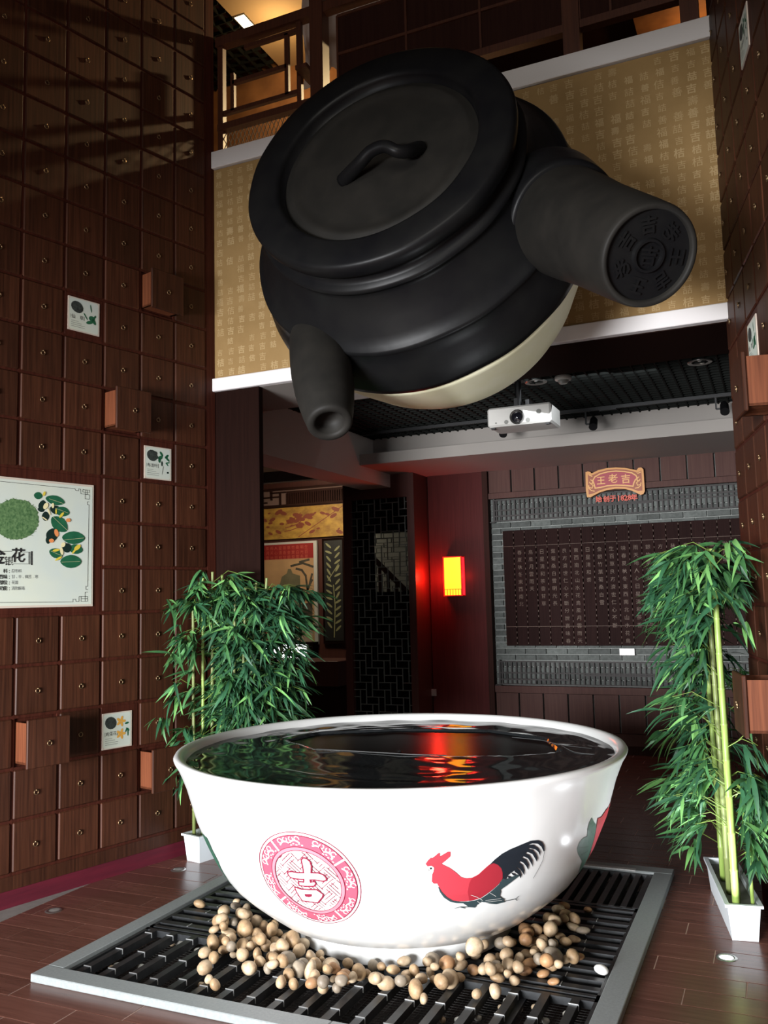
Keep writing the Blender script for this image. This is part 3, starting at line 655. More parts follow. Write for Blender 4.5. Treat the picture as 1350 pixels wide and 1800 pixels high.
# fret lattice
g_ = .0142; lim = RM*.635
def fr(i, j): x_, y_ = i*g_, j*g_; c_, s_ = math.cos(math.radians(42)), math.sin(math.radians(42)); return (x_*c_-y_*s_, x_*s_+y_*c_)
def fseg(p, q):
    P_, Q_ = fr(*p), fr(*q)
    n_ = 3
    for i in range(n_):
        a = (P_[0]+(Q_[0]-P_[0])*i/n_, P_[1]+(Q_[1]-P_[1])*i/n_); b = (P_[0]+(Q_[0]-P_[0])*(i+1)/n_, P_[1]+(Q_[1]-P_[1])*(i+1)/n_)
        if math.hypot(*a) < lim and math.hypot(*b) < lim: dstrip(m, [(cu_+a[0], cv_+a[1]), (cu_+b[0], cv_+b[1])], .0027, 1, 0)
for I in range(-4, 5):
    for J in range(-4, 5):
        x_, y_ = I*4, J*4
        if (I+J) % 2 == 0:
            for a in (0, 1, 2): fseg((x_-.5, y_+a), (x_+3.5, y_+a))
            fseg((x_+3, y_+1), (x_+3, y_+3)); fseg((x_, y_+2), (x_, y_+3.2))
        else:
            for a in (0, 1, 2): fseg((x_+a, y_-.5), (x_+a, y_+3.5))
            fseg((x_+1, y_+3), (x_+3, y_+3)); fseg((x_+2, y_), (x_+3.2, y_))
def Pm(x, y): return bowl_hit(440+x/6.136, 1440+y/6.136)
shi = [(555, 430), (575, 408), (610, 415), (650, 450), (665, 500), (660, 570), (740, 570), (790, 590), (825, 625), (825, 650), (790, 660), (700, 645), (650, 645), (655, 670), (700, 665), (712, 690), (690, 715), (600, 715), (535, 705), (525, 665), (580, 670), (585, 640), (500, 635), (440, 620), (412, 580), (410, 560), (450, 555), (520, 570), (580, 570), (570, 500)]
kou = [(485, 722), (560, 745), (640, 750), (720, 750), (790, 800), (785, 830), (735, 890), (680, 885), (570, 870), (540, 830), (500, 765)]
for pl in (shi, kou):
    q = [Pm(*p) for p in pl]; decal(m, q, 3, 3); dstrip(m, q, .0062, 4, 0, closed=True)
decal(m, [Pm(*p) for p in [(590, 795), (670, 795), (670, 820), (640, 830), (600, 820)]], 5, 0)
obj('medallion_print', m, ['red_print', 'rose_print', 'pink_print', 'white_print'], bowl, label='round red medallion print with the character 吉')
# rooster
def Pr(x, y): return bh(730+x/5.625, 1460+y/5.625)
m = MB()
red = [(100, 325), (125, 290), (150, 265), (165, 268), (190, 250), (230, 215), (240, 220), (240, 250), (320, 205), (345, 205), (345, 250), (330, 265), (258, 325), (340, 365), (400, 410), (450, 455), (500, 467), (560, 460), (620, 430), (680, 375), (730, 330), (770, 315), (810, 330), (845, 365), (860, 410), (860, 470), (820, 525), (770, 570), (700, 625), (640, 665), (570, 685), (500, 695), (430, 695), (370, 685), (310, 650), (255, 595), (230, 550), (215, 520), (180, 520), (162, 500), (165, 430), (180, 395), (180, 360), (160, 345), (120, 350)]
decal(m, [Pr(*p) for p in red], 0, 0)
decal(m, [Pr(*p) for p in [(555, 465), (620, 432), (680, 377), (730, 332), (770, 317), (810, 332), (845, 367), (858, 410), (858, 468), (820, 523), (770, 568), (700, 623), (640, 663), (570, 683), (530, 690), (515, 600), (530, 520)]], 1, 1)
decal(m, [Pr(*p) for p in [(725, 335), (780, 280), (850, 225), (930, 180), (1050, 130), (1130, 98), (1200, 90), (1245, 108), (1266, 145), (1272, 195), (1262, 200), (1240, 155), (1205, 125), (1150, 122), (1110, 135), (1115, 180), (1085, 222), (1045, 268), (1025, 305), (1005, 348), (990, 382), (945, 408), (905, 440), (890, 475), (862, 470), (860, 410), (845, 365), (810, 330), (770, 315)]], 2, 2)
for fe in ([(1105, 138), (1160, 135), (1205, 165), (1232, 205), (1228, 245), (1210, 205), (1180, 180), (1110, 165)], [(1100, 178), (1150, 182), (1185, 220), (1202, 265), (1198, 305), (1175, 265), (1150, 225), (1100, 205)], [(1075, 220), (1120, 235), (1150, 285), (1158, 355), (1135, 310), (1110, 270), (1065, 248)], [(1040, 262), (1090, 280), (1115, 330), (1113, 385), (1090, 345), (1060, 310), (1025, 295)], [(1015, 308), (1055, 335), (1070, 380), (1073, 437), (1050, 400), (1025, 370), (995, 355)], [(990, 355), (1025, 385), (1045, 430), (1035, 468), (1020, 430), (975, 400)], [(940, 408), (975, 420), (1000, 442), (960, 436)], [(900, 440), (930, 446), (948, 462), (915, 462)]): decal(m, [Pr(*p) for p in fe], 2, 2)
dstrip(m, [Pr(*p) for p in [(1262, 150), (1268, 210), (1252, 290), (1215, 370), (1160, 465)]], .0022, 2, 2)
decal(m, [Pr(*p) for p in [(860, 470), (890, 475), (1000, 430), (1025, 440), (920, 520), (835, 580), (840, 600), (830, 640), (850, 660), (875, 670), (870, 690), (885, 700), (800, 720), (730, 715), (650, 695), (600, 735), (590, 755), (530, 750), (470, 712), (400, 710), (340, 695), (280, 655), (240, 600), (222, 545), (232, 552), (258, 597), (312, 652), (372, 687), (432, 697), (505, 697), (572, 687), (642, 667), (702, 627), (772, 572), (822, 527)]], 2, 3)
for q in ([(870, 693), (985, 670), (1015, 642)], [(985, 670), (1002, 684)], [(530, 748), (440, 748), (388, 762)], [(440, 748), (490, 762)]): dstrip(m, [Pr(*p) for p in q], .0032, 2, 3)
for q in ([(545, 628), (600, 645), (660, 680)], [(730, 605), (790, 640)], [(670, 700), (760, 690), (850, 680)], [(690, 680), (770, 672), (840, 662)], [(610, 690), (640, 710)]): dstrip(m, [Pr(*p) for p in q], .0014, 4, 4)
decal(m, [Pr(*p) for p in ell(160, 368, 24, 22)], 3, 4); decal(m, [Pr(*p) for p in ell(152, 366, 11, 11)], 4, 2); decal(m, [Pr(*p) for p in [(92, 402), (118, 372), (135, 385), (112, 402)]], 2, 4); dstrip(m, [Pr(92, 402), Pr(118, 396), Pr(132, 386)], .0012, 3, 3)
obj('rooster_print', m, ['rooster_red', 'rooster_dark_red', 'rooster_black', 'rooster_teal', 'white_print'], bowl, label='painted red rooster with black tail feathers')
def Pf(x, y): return bh(980+x/8.18, 1380+y/8.18)
m = MB()
decal(m, [Pf(*p) for p in [(490, 465), (515, 520), (545, 560), (545, 700), (530, 790), (490, 880), (460, 960), (445, 1050), (440, 1150), (380, 1220), (300, 1265), (320, 1180), (350, 1100), (330, 1060), (290, 990), (275, 910), (310, 820), (360, 760), (420, 735), (425, 640), (450, 540)]], 0, 0, .05)
fl = [bh(x, y) for x, y in [(1064, 1424), (1056, 1436), (1050, 1438), (1048, 1450), (1046, 1462), (1043, 1476), (1038, 1492), (1034, 1508), (1030, 1522)]]
decal(m, fl+[(u+.22+.03*math.sin(k*2), v) for k, (u, v) in enumerate(fl)][::-1], 1, 1, .05)
for q in ([(290, 900), (440, 880)], [(330, 1000), (430, 940)], [(440, 640), (510, 720)]): dstrip(m, [Pf(*p) for p in q], .002, 1, 2)
obj('flower_print', m, ['leaf_print', 'flower_print', 'leaf_print_dark'], bowl, label='painted red flower with green leaves at the right side')
m = MB()
q = [bh(x, y, 1) for x, y in [(361, 1470), (364, 1472), (368, 1480), (374, 1494), (385, 1515), (392, 1532), (397, 1548), (401, 1557)]]
q2 = [(u-.10-.03*math.sin(i), v) for i, (u, v) in enumerate(q[1:-1])][::-1]
decal(m, q+q2, 0, 0, .05); obj('leaf_print', m, ['leaf_print'], bowl, label='painted green banana leaf at the left side')
# ------------------------------------------------------------------ pebbles
peb = []
def addp(lst, sc, ox, oy):
    for q in lst: peb.append((ox+q[0]/sc, oy+q[1]/sc, q[2]/sc, q[3]/sc, q[4] if len(q) > 4 else None))
addp([(143, 130, 100, 60), (320, 270, 130, 95), (265, 330, 80, 60), (455, 215, 80, 100), (530, 225, 60, 80), (590, 265, 95, 95), (410, 270, 60, 60), (490, 310, 100, 110), (380, 350, 110, 45), (655, 325, 80, 110), (710, 370, 80, 75), (735, 310, 60, 40), (425, 145, 80, 50), (430, 105, 60, 40), (255, 435, 85, 110), (330, 415, 65, 75), (345, 490, 95, 60), (185, 515, 90, 85), (250, 545, 75, 75), (400, 535, 60, 45), (190, 635, 105, 115), (540, 385, 90, 65), (480, 455, 95, 100), (590, 435, 80, 80), (545, 465, 60, 75), (475, 530, 105, 100), (675, 460, 85, 85), (745, 430, 75, 70), (780, 465, 95, 80), (850, 390, 110, 75), (600, 530, 70, 95), (520, 640, 120, 105), (625, 590, 90, 60), (710, 560, 75, 80), (685, 640, 70, 85), (840, 575, 130, 120), (935, 500, 90, 110), (1018, 548, 80, 115), (1095, 530, 65, 70), (925, 645, 95, 125), (840, 680, 80, 80), (785, 740, 80, 95), (885, 765, 85, 85), (1020, 655, 90, 150), (1050, 720, 95, 130), (1175, 620, 150, 110), (1110, 570, 50, 35), (1195, 725, 60, 50), (1285, 710, 100, 110), (1115, 785, 85, 90), (1230, 795, 75, 75), (1320, 600, 80, 70), (215, 725, 70, 65), (265, 770, 80, 90)], 4.5, 320, 1560)
addp([(200, 118, 65, 45), (153, 160, 75, 45), (65, 200, 90, 58), (120, 232, 85, 70), (228, 187, 60, 50), (260, 165, 55, 60), (195, 220, 70, 50), (300, 207, 60, 55), (340, 175, 45, 60), (262, 250, 65, 80), (308, 310, 42, 50), (355, 112, 75, 75), (325, 115, 50, 45), (425, 125, 70, 65), (490, 130, 90, 60), (495, 88, 45, 45), (570, 40, 90, 75), (572, 88, 50, 40), (625, 30, 40, 50), (708, 22, 75, 55), (442, 205, 95, 100), (583, 285, 50, 50), (670, 272, 60, 75), (655, 110, 60, 65), (693, 90, 35, 40), (740, 90, 50, 35), (625, 150, 50, 50), (660, 158, 40, 40), (695, 155, 55, 50), (745, 140, 80, 80), (795, 105, 45, 60), (740, 180, 45, 40), (690, 202, 80, 42), (775, 212, 55, 48), (855, 127, 75, 45), (830, 162, 80, 42), (840, 75, 65, 40), (890, 57, 55, 35), (852, 12, 80, 35), (895, 90, 50, 28), (965, 90, 95, 95), (1048, 105, 60, 40), (922, 180, 60, 32), (975, 222, 60, 32), (1102, 92, 60, 26), (1050, 18, 50, 35), (1223, 160, 72, 46, 'w')], 2.935, 640, 1650)
addp([(610, 292, 45, 35), (640, 270, 30, 25), (612, 258, 40, 30), (635, 232, 45, 35), (665, 250, 45, 40), (690, 258, 35, 35), (660, 215, 40, 25), (685, 288, 50, 24), (725, 300, 45, 22), (740, 228, 30, 18), (648, 320, 38, 22), (668, 338, 38, 25), (692, 328, 45, 22), (550, 300, 40, 30)], 1.93, 650, 1480)
# loose fill near the foot, hidden rows behind
under = []
def addu(lst, sc, ox, oy):
    for q in lst: under.append((ox+q[0]/sc, oy+q[1]/sc, q[2]/sc, q[3]/sc, None))
addu([(145, 775, 70, 55), (35, 765, 80, 45), (45, 395, 70, 50), (120, 435, 60, 40), (35, 480, 60, 45), (140, 500, 70, 50), (20, 630, 60, 40), (270, 135, 60, 30), (80, 262, 70, 30)], 4.5, 320, 1560)
addu([(1055, 240, 65, 30), (1098, 282, 60, 28), (1080, 180, 45, 26), (1082, 210, 60, 26), (1125, 125, 70, 28), (1213, 75, 62, 28), (1228, 53, 65, 26), (1160, 45, 50, 22), (485, 417, 50, 45), (400, 420, 40, 30), (587, 408, 45, 38), (733, 325, 40, 40), (705, 360, 45, 40), (692, 395, 35, 50), (800, 360, 45, 60), (885, 360, 65, 70), (1048, 385, 60, 50), (935, 425, 45, 30), (745, 430, 50, 35), (755, 295, 50, 35)], 2.935, 640, 1650)
addu([(760, 278, 30, 14), (765, 305, 30, 14), (838, 300, 28, 14), (835, 200, 20, 25), (712, 190, 20, 16), (795, 130, 22, 40), (825, 140, 20, 24), (870, 140, 20, 24), (900, 145, 22, 30), (940, 140, 22, 30), (875, 205, 20, 20), (700, 348, 40, 18)], 1.93, 650, 1480)
addu([(430, 300, 30, 14), (520, 330, 30, 14), (550, 325, 40, 30), (575, 345, 40, 24), (615, 325, 35, 18), (410, 415, 40, 18), (325, 405, 45, 20), (300, 420, 30, 14), (560, 420, 50, 26), (620, 355, 40, 22), (690, 187, 40, 14)], 2.077, 50, 1500)
def pebble_mesh(seed, mt, name):
    rnd = random.Random(seed); m = MB(); m.sphere((0, 0, 0), 1, 14, 9)
    ax = [Vector((rnd.gauss(0, 1), rnd.gauss(0, 1), rnd.gauss(0, 1))).normalized() for _ in range(5)]; am = [rnd.uniform(-.3, .3) for _ in range(5)]
    vs = []
    for v in m.v:
        v = Vector(v); k = 1+sum(a_*max(0, v.normalized().dot(x))**2 for a_, x in zip(am, ax)); vs.append(tuple(v*k/1.08))
    m.v = vs; return mesh_of(name, m, mt, smooth=True)
PM = [[pebble_mesh(s*11+i, 'pebble_%d' % i, 'pebble') for s in range(3)] for i in range(5)]
PW = pebble_mesh(99, 'pebble_white', 'pebble'); PG = [pebble_mesh(70+i, 'pebble_grey', 'pebble') for i in range(2)]
placed = []
def pb_radius(w_, h_, d): return w_/2/F*d, h_/2/F*d
rf = random.Random(44)
def zone(px_, py_):
    if 385 < px_ < 560 and 1596+max(0, (px_-440))*.62 < py_ < 1660+(px_-385)*.42: return 1
    if 560 <= px_ < 850 and 1697 < py_ < 1728: return 1
    if 850 <= px_ < 1010 and 1600+max(0, 960-px_)*.75 < py_ < 1705: return 1
    return 0
nf = 0
while nf < 120:
    a_, b_ = rf.uniform(385, 1010), rf.uniform(1590, 1745)
    if zone(a_, b_): w_ = rf.uniform(14, 24); peb.append((a_, b_, w_, w_*rf.uniform(.7, 1.1), None)); nf += 1
order = peb
for ip, (px_, py_, w_, h_, c) in enumerate(order):
    dr_ = ray(px_, py_); zc = GT+.03
    p = onz(px_, py_, zc); d = float((p-CAM)@FW)
    rx, rv = pb_radius(w_, h_, d); rx *= 1.12; rv *= 1.12
    rz = max(.014, min(rv, .042)); ry = max(rz, rx*.8)
    r_eff = (rx+rz)/2
    z = GT+rz*.98
    for it in range(40):
        p = onz(px_, py_, z)
        ok = all((p[0]-q[0])**2+(p[1]-q[1])**2+(p[2]-q[2])**2 > ((r_eff+q[3])*.96)**2 for q in placed)
        rb = math.hypot(p[0]-BX, p[1]-BY)
        lim_r = np.interp(z+rz, [.02, .1, .12, .15, .2, .25, .3], [.52, .52, .54, .63, .70, .76, .82])
        if rb < lim_r+rx*1.0: ok = ok and False
        if ok: break
        z += .006
    if not ok or (ip >= len(order)-120 and z > GT+rz+.05): continue
    placed.append((p[0], p[1], z, r_eff, rx, rz, c))
for i, (x, y, z, re_, rx, rz, c) in enumerate(placed):
    rnd = random.Random(i*3+1)
    if c == 'w': me, lab = PW, 'bright white pebble lying alone on the grating, right of the bowl'
    else:
        k = rnd.choice((0, 0, 1, 1, 2, 3, 4)); me = PM[k][rnd.randrange(3)]; lab = None
    T = Matrix.Translation((x, y, z)) @ Matrix.Rotation(math.radians(-24)*-1+rnd.uniform(-.25, .25), 4, 'Z') @ Matrix.Rotation(rnd.uniform(-.3, .3), 4, 'Y') @ Matrix.Diagonal((rx, max(rz, rx*.8), rz, 1))
    if c == 'w': inst('pebble', me, T, label=lab, cat='pebble')
    else:
        a_ = math.degrees(math.atan2(y-BY, x-BX)); where = 'left of' if x < -2.25 else ('right of' if x > -1.25 else 'in front of')
        col_ = {0: 'tan', 1: 'sandy brown', 2: 'cream', 3: 'greyish', 4: 'orange brown'}[k]; up_ = z > GT+rz+.02
        big = 'large' if rx > .037 else 'small'
        lb_t = '%s %s river pebble %s, %s the bowl' % (big, col_, 'piled on other pebbles' if up_ else 'lying on the grating slats', where)
        inst('pebble', me, T, label=lb_t, cat='pebble', group=lb_t.replace('pebble', 'pebbles'))
for i, (px_, py_, w_, h_, c) in enumerate(under):
    p = onz(px_, py_, -.03); d = float((p-CAM)@FW); rx, rv = pb_radius(w_, h_, d); rz = min(max(rv, .014), .018); rx = min(rx, .032)
    p = onz(px_, py_, -.048+rz)
    if not (GX0+.03 < p[0] < GX1-.03 and GY0+.03 < p[1] < GY1-.03): continue
    T = Matrix.Translation(p) @ Matrix.Rotation(.42, 4, 'Z') @ Matrix.Diagonal((rx, max(rz, rx*.7), rz, 1))
    inst('pebble', PG[i % 2] if i % 3 else PM[2][i % 3], T, label='pale pebble fallen between the slats below the grating', cat='pebble', group='pebbles fallen below the grating')
# ------------------------------------------------------------------ giant hanging medicine pot
KP = 1.04
def camscale(p, k): return CAM+(np.array(p)-CAM)*k
PC = Vector(camscale((-1.513, 3.379, 3.583), KP)); PN = Vector((.012, -.937, .348)).normalized()
PY = (Vector((0, 0, 1))-PN*PN.z).normalized(); PX = PY.cross(PN)
TP = frame(PC, PX*KP, PY*KP, PN*KP)
pot = thing('giant_medicine_pot', (PC.x, 4.5, 2.75), 'giant black clay medicine pot tipped over the bowl, fixed to the balcony front', 'pot')
m = MB(); m.lathe([(.30, -.06), (.474, -.06), (.480, -.02), (.490, -.004), (.505, 0), (.56, .004), (.625, 0), (.640, -.010), (.647, -.03), (.645, -.06), (.637, -.078), (.620, -.088), (.614, -.105), (.618, -.125), (.632, -.135), (.650, -.143), (.660, -.155), (.655, -.170), (.645, -.178), (.652, -.20), (.675, -.245), (.71, -.295), (.75, -.345), (.780, -.382), (.797, -.390), (.806, -.402), (.803, -.416), (.800, -.43), (.815, -.48), (.832, -.53), (.845, -.58), (.851, -.63), (.850, -.66), (.84, -.664)], TP, 128)
v_ = np.array(m.v); rng = random.Random(5)
m.v = [tuple(Vector(p)+(Vector(p)-PC).normalized()*.0035*math.sin(p[0]*9+p[2]*7)*math.sin(p[2]*11+p[1]*5)) for p in m.v]
obj('body', m, 'pot_black', pot, smooth=True)
m = MB(); m.lathe([(.838, -.655), (.842, -.68), (.828, -.72), (.80, -.79), (.765, -.88), (.722, -.98), (.68, -1.08), (.62, -1.18), (.53, -1.27), (.36, -1.32), (.001, -1.33)], TP, 96); obj('unglazed_base', m, 'pot_cream', pot, smooth=True, label='cream unglazed bottom')
m = MB(); m.lathe([(.001, -.040), (.15, -.041), (.36, -.048), (.40, -.045), (.42, -.036), (.436, -.040), (.455, -.052), (.470, -.058)], TP, 96); lid = obj('lid', m, 'pot_matte', pot, smooth=True)
def onlid(x, y, h): return Vector(onplane(x, y, PC+PN*h, PN))
hp = [onlid(604, 318, -.045), onlid(616, 304, -.005), onlid(634, 285, .04), onlid(652, 266, .07), (onlid(676, 257, .08)), onlid(698, 266, .06), onlid(716, 266, .03), onlid(732, 262, -.02), onlid(738, 262, -.045)]
sp = smooth_path(hp); m = MB(); n_ = len(sp); m.tube(sp, [.036-.008*math.sin(math.pi*i/(n_-1)) for i in range(n_)], 14); obj('lid_handle', m, 'pot_black', lid, smooth=True, label='wavy loop handle on the lid')
k2 = .9665
HE = Vector(camscale((-.361, 3.349, 2.872), k2)); HR = Vector(camscale((-.86, 4.02, 3.40), k2)); hh = (HE-HR).normalized(); Lh = (HE-HR).length
hx = hh.cross(Vector((0, 0, 1))).normalized(); hy = hh.cross(hx); hn = (hh*.55+Vector((.52, -.533, -.668))*.45).normalized()
TH = frame(HE, -hx, hy, hh)
m = MB(); m.lathe([(.20, -Lh-.06), (.247, -Lh), (.243, -Lh+.12), (.232, -Lh+.3), (.214, -Lh+.5), (.199, -.12), (.193, -.02), (.188, 0), (.182, .006), (.172, .006), (.166, 0), (.164, -.014)], TH, 72); hd = obj('handle', m, 'pot_matte', pot, smooth=True)
m = MB(); m.lathe([(.30, -Lh-.06), (.287, -Lh+.02), (.272, -Lh+.08), (.268, -Lh+.12), (.262, -Lh+.14), (.250, -Lh+.15), (.232, -Lh+.15)], TH, 64); obj('handle_collar', m, 'pot_black', hd, smooth=True)
m = MB(); m.lathe([(.168, -.015), (.065, -.014), (.060, .0), (.052, .0), (.048, -.016), (.001, -.016)], TH, 64)
T5 = TH @ Matrix.Rotation(math.radians(160), 4, 'Z')
for k in range(7):
    a = k*2*math.pi/7+.2
    for z_ in (-.012, -.009, -.006):
        put_char(m, '王老吉吉老王吉'[k], TH @ Matrix.Rotation(a, 4, 'Z') @ Matrix.Translation((0, .112, z_)) , 0, 0, .062, bold=.03)
for z_ in (-.013, -.010, -.006): put_char(m, '吉', TH @ Matrix.Rotation(math.pi, 4, 'Z') @ Matrix.Translation((0, 0, z_)), 0, 0, .066, bold=.03)
obj('stamped_end', m, 'pot_black', hd, smooth=False, label='round end with raised characters')
SE = Vector(camscale((-1.845, 3.55, 2.416), k2)); sh_ = Vector((.36, -.50, -.785)).normalized(); sx_ = sh_.cross(Vector((0, 1, 0))).normalized(); sy_ = sh_.cross(sx_)
TS = frame(SE, sx_, -sy_, sh_)
m = MB(); m.lathe([(.001, -.80), (.06, -.795), (.10, -.775), (.122, -.73), (.134, -.66), (.143, -.56), (.147, -.46), (.147, -.36), (.141, -.25), (.129, -.15), (.116, -.07), (.106, -.025), (.104, -.01), (.098, .0), (.084, .004), (.070, .0), (.064, -.01), (.060, -.05), (.03, -.065), (.001, -.068)], TS, 56); obj('spout', m, 'pot_matte', pot, smooth=True)
m = MB(); bc = PC-PN*(1.30*KP); m.tube([bc+PN*.02, Vector((bc.x+.0, 4.96, bc.z-.02))], .10, 24); m.box((bc.x-.2, 4.94, bc.z-.2), (bc.x+.2, 5.0145, bc.z+.16)); obj('wall_bracket', m, 'black_plastic', pot, label='dark bracket behind the pot')
# ------------------------------------------------------------------ back wall of the hall
XP0, XP1 = -3.50, -2.86
def X(px, Y=YB, py=1000): return float(ony(px, py, Y)[0])
def Zp(px, py, Y=YB): return float(ony(px, py, Y)[2])
BX0 = -2.80; BX1 = .58; BZ0, BZ1 = .655, 2.655
m = MB(); m.box((-3.56, YB+.03, 0), (.7, YB+.2, 3.3)); wback = structure('wall_back', m, 'mortar')
def part(name, lo, hi, mt, parent, bev=0, **k): mm = MB(); mm.box(lo, hi, bev=bev); return obj(name, mm, mt, parent, **k)
part('red_pier', (-3.50, YB-.07, 0), (XP1, YB+.03, 3.0), 'red_wood', wback, label='smooth reddish wooden pier carrying the wall lamp')
part('pier_edge', (XP1, YB-.09, 0), (BX0, YB+.03, 3.0), 'dark_panel', wback)
part('rail', (BX0, YB-.06, BZ1), (BX1, YB+.03, BZ1+.06), 'hall_wood', wback); part('rail', (BX0, YB-.06, BZ0-.07), (BX1, YB+.03, BZ0), 'hall_wood', wback); part('rail', (BX0, YB-.06, 0), (BX1, YB+.03, .20), 'hall_wood', wback)
part('skirting', (-3.5, YB-.085, 0), (BX1, YB-.072, .085), 'dark_panel', wback)
x = BX0
while x < BX1-.05:
    for z0, z1 in ((.205, BZ0-.075), (BZ1+.065, 3.0)): part('board', (x+.006, YB-.045, z0), (min(x+.252, BX1)-.006, YB+.02, z1), 'hall_wood', wback)
    x += .258
bw, bh_ = .222, .0645; row = 0; z = BZ0+.003; nb_ = 0; bl = MB()
bmesh_ = MB(); bmesh_.box((-bw/2+.005, -.014, .005), (bw/2-.005, .03, bh_-.005), bev=.003); brk = mesh_of('brick', bmesh_, 'brick')
while z < BZ1-.03:
    x = BX0-(row % 2)*bw/2
    while x < BX1:
        x0, x1 = max(x, BX0), min(x+bw, BX1); hid = (-2.62 < x0 and z > 1.10 and z+bh_ < 2.28) or x0 > .1
        if x1-x0 > .03:
            if not hid and nb_ < 298:
                if x1-x0 > bw-.001: inst('brick', brk, Matrix.Translation(((x0+x1)/2, YB+.012, z)), wback)
                else: part('brick', (x0+.005, YB-.002, z+.005), (x1-.005, YB+.04, z+bh_-.005), 'brick', wback)
                nb_ += 1
            else: bl.box((x0+.005, YB-.002, z+.005), (x1-.005, YB+.04, z+bh_-.005))
        x += bw
    z += bh_; row += 1
if bl.v: obj('hidden_bricks', bl, 'brick', wback, kind='stuff', label='grey bricks behind the inscribed board')
# lattice bands in front of the bricks
for z0, z1, lab in ((BZ1-.26, BZ1, 'dark wooden lattice strip over the bricks above the inscribed board'), (BZ0, BZ0+.27, 'dark wooden lattice strip over the bricks below the inscribed board')):
    t = thing('lattice_strip', ((BX0+BX1)/2, YB-.03, z0), lab, 'lattice')
    mm = MB(); x = BX0+.07
    while x < BX1-.04: mm.box((x, YB-.034, z0+.012), (x+.015, YB-.018, z1-.012)); x += .051
    obj('vertical_bars', mm, 'lattice_wood', t, kind='stuff')
    mm = MB()
    for k in range(3): mm.box((BX0+.05, YB-.040, z0+.012+k*(z1-z0-.036)/2), (BX1, YB-.0345, z0+.024+k*(z1-z0-.036)/2))
    for k in range(5): mm.box((BX0+.05+k*.9, YB-.040, z0+.06+.05*(k % 3)), (BX0+.8+k*.9, YB-.0345, z0+.075+.05*(k % 3)))
    mm.box((BX0, YB-.04, z0), (BX0+.05, YB-.002, z0+.012)); mm.box((BX0+.04, YB-.0335, z0), (BX0+.06, YB-.0165, z1)); obj('horizontal_bars', mm, 'lattice_wood', t)
# inscribed board of slats
SX0, SZ0, SZ1 = -2.66, 1.075, 2.30
brd = thing('inscribed_board', (-1.2, YB-.03, SZ0), 'wide brown wooden board of upright slats with faint gold writing on the brick wall', 'board')
TXT = '春夏秋冬東西南北山水花鳥風月雲雨天地人心日星清和茶香甘草金銀竹葉菊桑白雪明光長生百草良方濟世仁心不斷分說真味'
ti = 0
for k in range(23):
    x = SX0+k*.1205; 
    if x > BX1-.1: break
    s_ = part('slat', (x+.003, YB-.05+.004*(k % 2), SZ0), (x+.1175, YB-.004, SZ1-.0), 'board_wood', brd, bev=.003)
    mm = MB(); TT = frame((0, YB-.0515, 0), (1, 0, 0), (0, 0, 1), (0, -1, 0)); r_ = random.Random(k); N = r_.choice((6, 8, 10, 11, 13)) if k not in (7,) else 5
    if k > 0:
        for j in range(N): put_char(mm, TXT[(ti+j) % len(TXT)], TT, x+.06, SZ1-.24-j*.078, .047)
        ti += N+3
    strip(mm, [(x+.004, SZ1-.17), (x+.116, SZ1-.17)], .004, TT); strip(mm, [(x+.004, SZ0+.2), (x+.116, SZ0+.2)], .004, TT)
    for j in range(22): strip(mm, [(x-.001, SZ0+.02+j*.056), (x-.001, SZ0+.035+j*.056)], .005, TT)
    obj('inscription', mm, 'gold_text', s_, kind='stuff')
t = obj('price_sticker', (lambda q: (q.box((X(1083), YB-.046, .98), (X(1109), YB-.041, 1.045)), q)[1])(MB()), 'white_print'); tag(t, 'small white sticker on the lattice strip below the inscribed board', 'sticker')
# sign
YG = YB-.12; TG = frame((0, YG, 0), (1, 0, 0), (0, 0, 1), (0, -1, 0))
def Pg(x, y): p = ony(1010+x/9.64, 800+y/9.64, YG); return (float(p[0]), float(p[2]))
sg = thing('shop_sign', (X(1080, YG), YG, Zp(1080, 870, YG)), 'arched red and gold sign above the brick wall with three gold characters', 'sign')
outl = [(185, 290), (225, 275), (262, 285), (290, 310), (400, 255), (550, 220), (700, 208), (850, 215), (1000, 245), (1050, 255), (1080, 215), (1130, 208), (1165, 240), (1172, 330), (1180, 450), (1190, 610), (1165, 658), (1120, 675), (1070, 650), (960, 600), (850, 572), (700, 570), (560, 590), (430, 630), (330, 680), (270, 715), (210, 712), (192, 600), (188, 450)]
mm = MB(); mm.prism([Pg(*p) for p in outl], .04, up(TG, -.04)); obj('board', mm, 'sign_gold', sg)
mm = MB(); mm.flat([Pg(*p) for p in [(225, 330), (290, 345), (420, 285), (560, 250), (700, 238), (850, 245), (990, 272), (1060, 300), (1130, 260), (1140, 400), (1150, 600), (1080, 610), (960, 565), (850, 540), (700, 538), (560, 556), (430, 596), (330, 645), (240, 670), (230, 500)]], up(TG, .001)); obj('inner_field', mm, 'sign_brown', sg)
mm = MB(); redf = [(310, 430), (345, 370), (430, 320), (560, 285), (700, 272), (850, 280), (970, 302), (1040, 345), (1062, 390), (1030, 420), (1005, 470), (990, 528), (850, 512), (700, 508), (560, 520), (450, 545), (350, 562), (335, 500)]
mm.flat([Pg(*p) for p in redf], up(TG, .002)); obj('red_field', mm, 'sign_red', sg)
mm = MB(); rp = [Pg(*p) for p in redf]; strip(mm, rp+[rp[0]], .012, up(TG, .003))
for cx_, cy_, sg_ in ((275, 470, 1), (1090, 420, -1)):
    for q in ([(0, -50), (30, -30), (30, 10), (-5, 15), (-20, -10)], [(10, 20), (40, 50), (20, 90), (-30, 80), (-35, 50)], [(-30, 95), (10, 130), (60, 140)], [(-25, -130), (20, -110)]): strip(mm, [Pg(cx_+sg_*a, cy_+b) for a, b in q], .009, up(TG, .003))
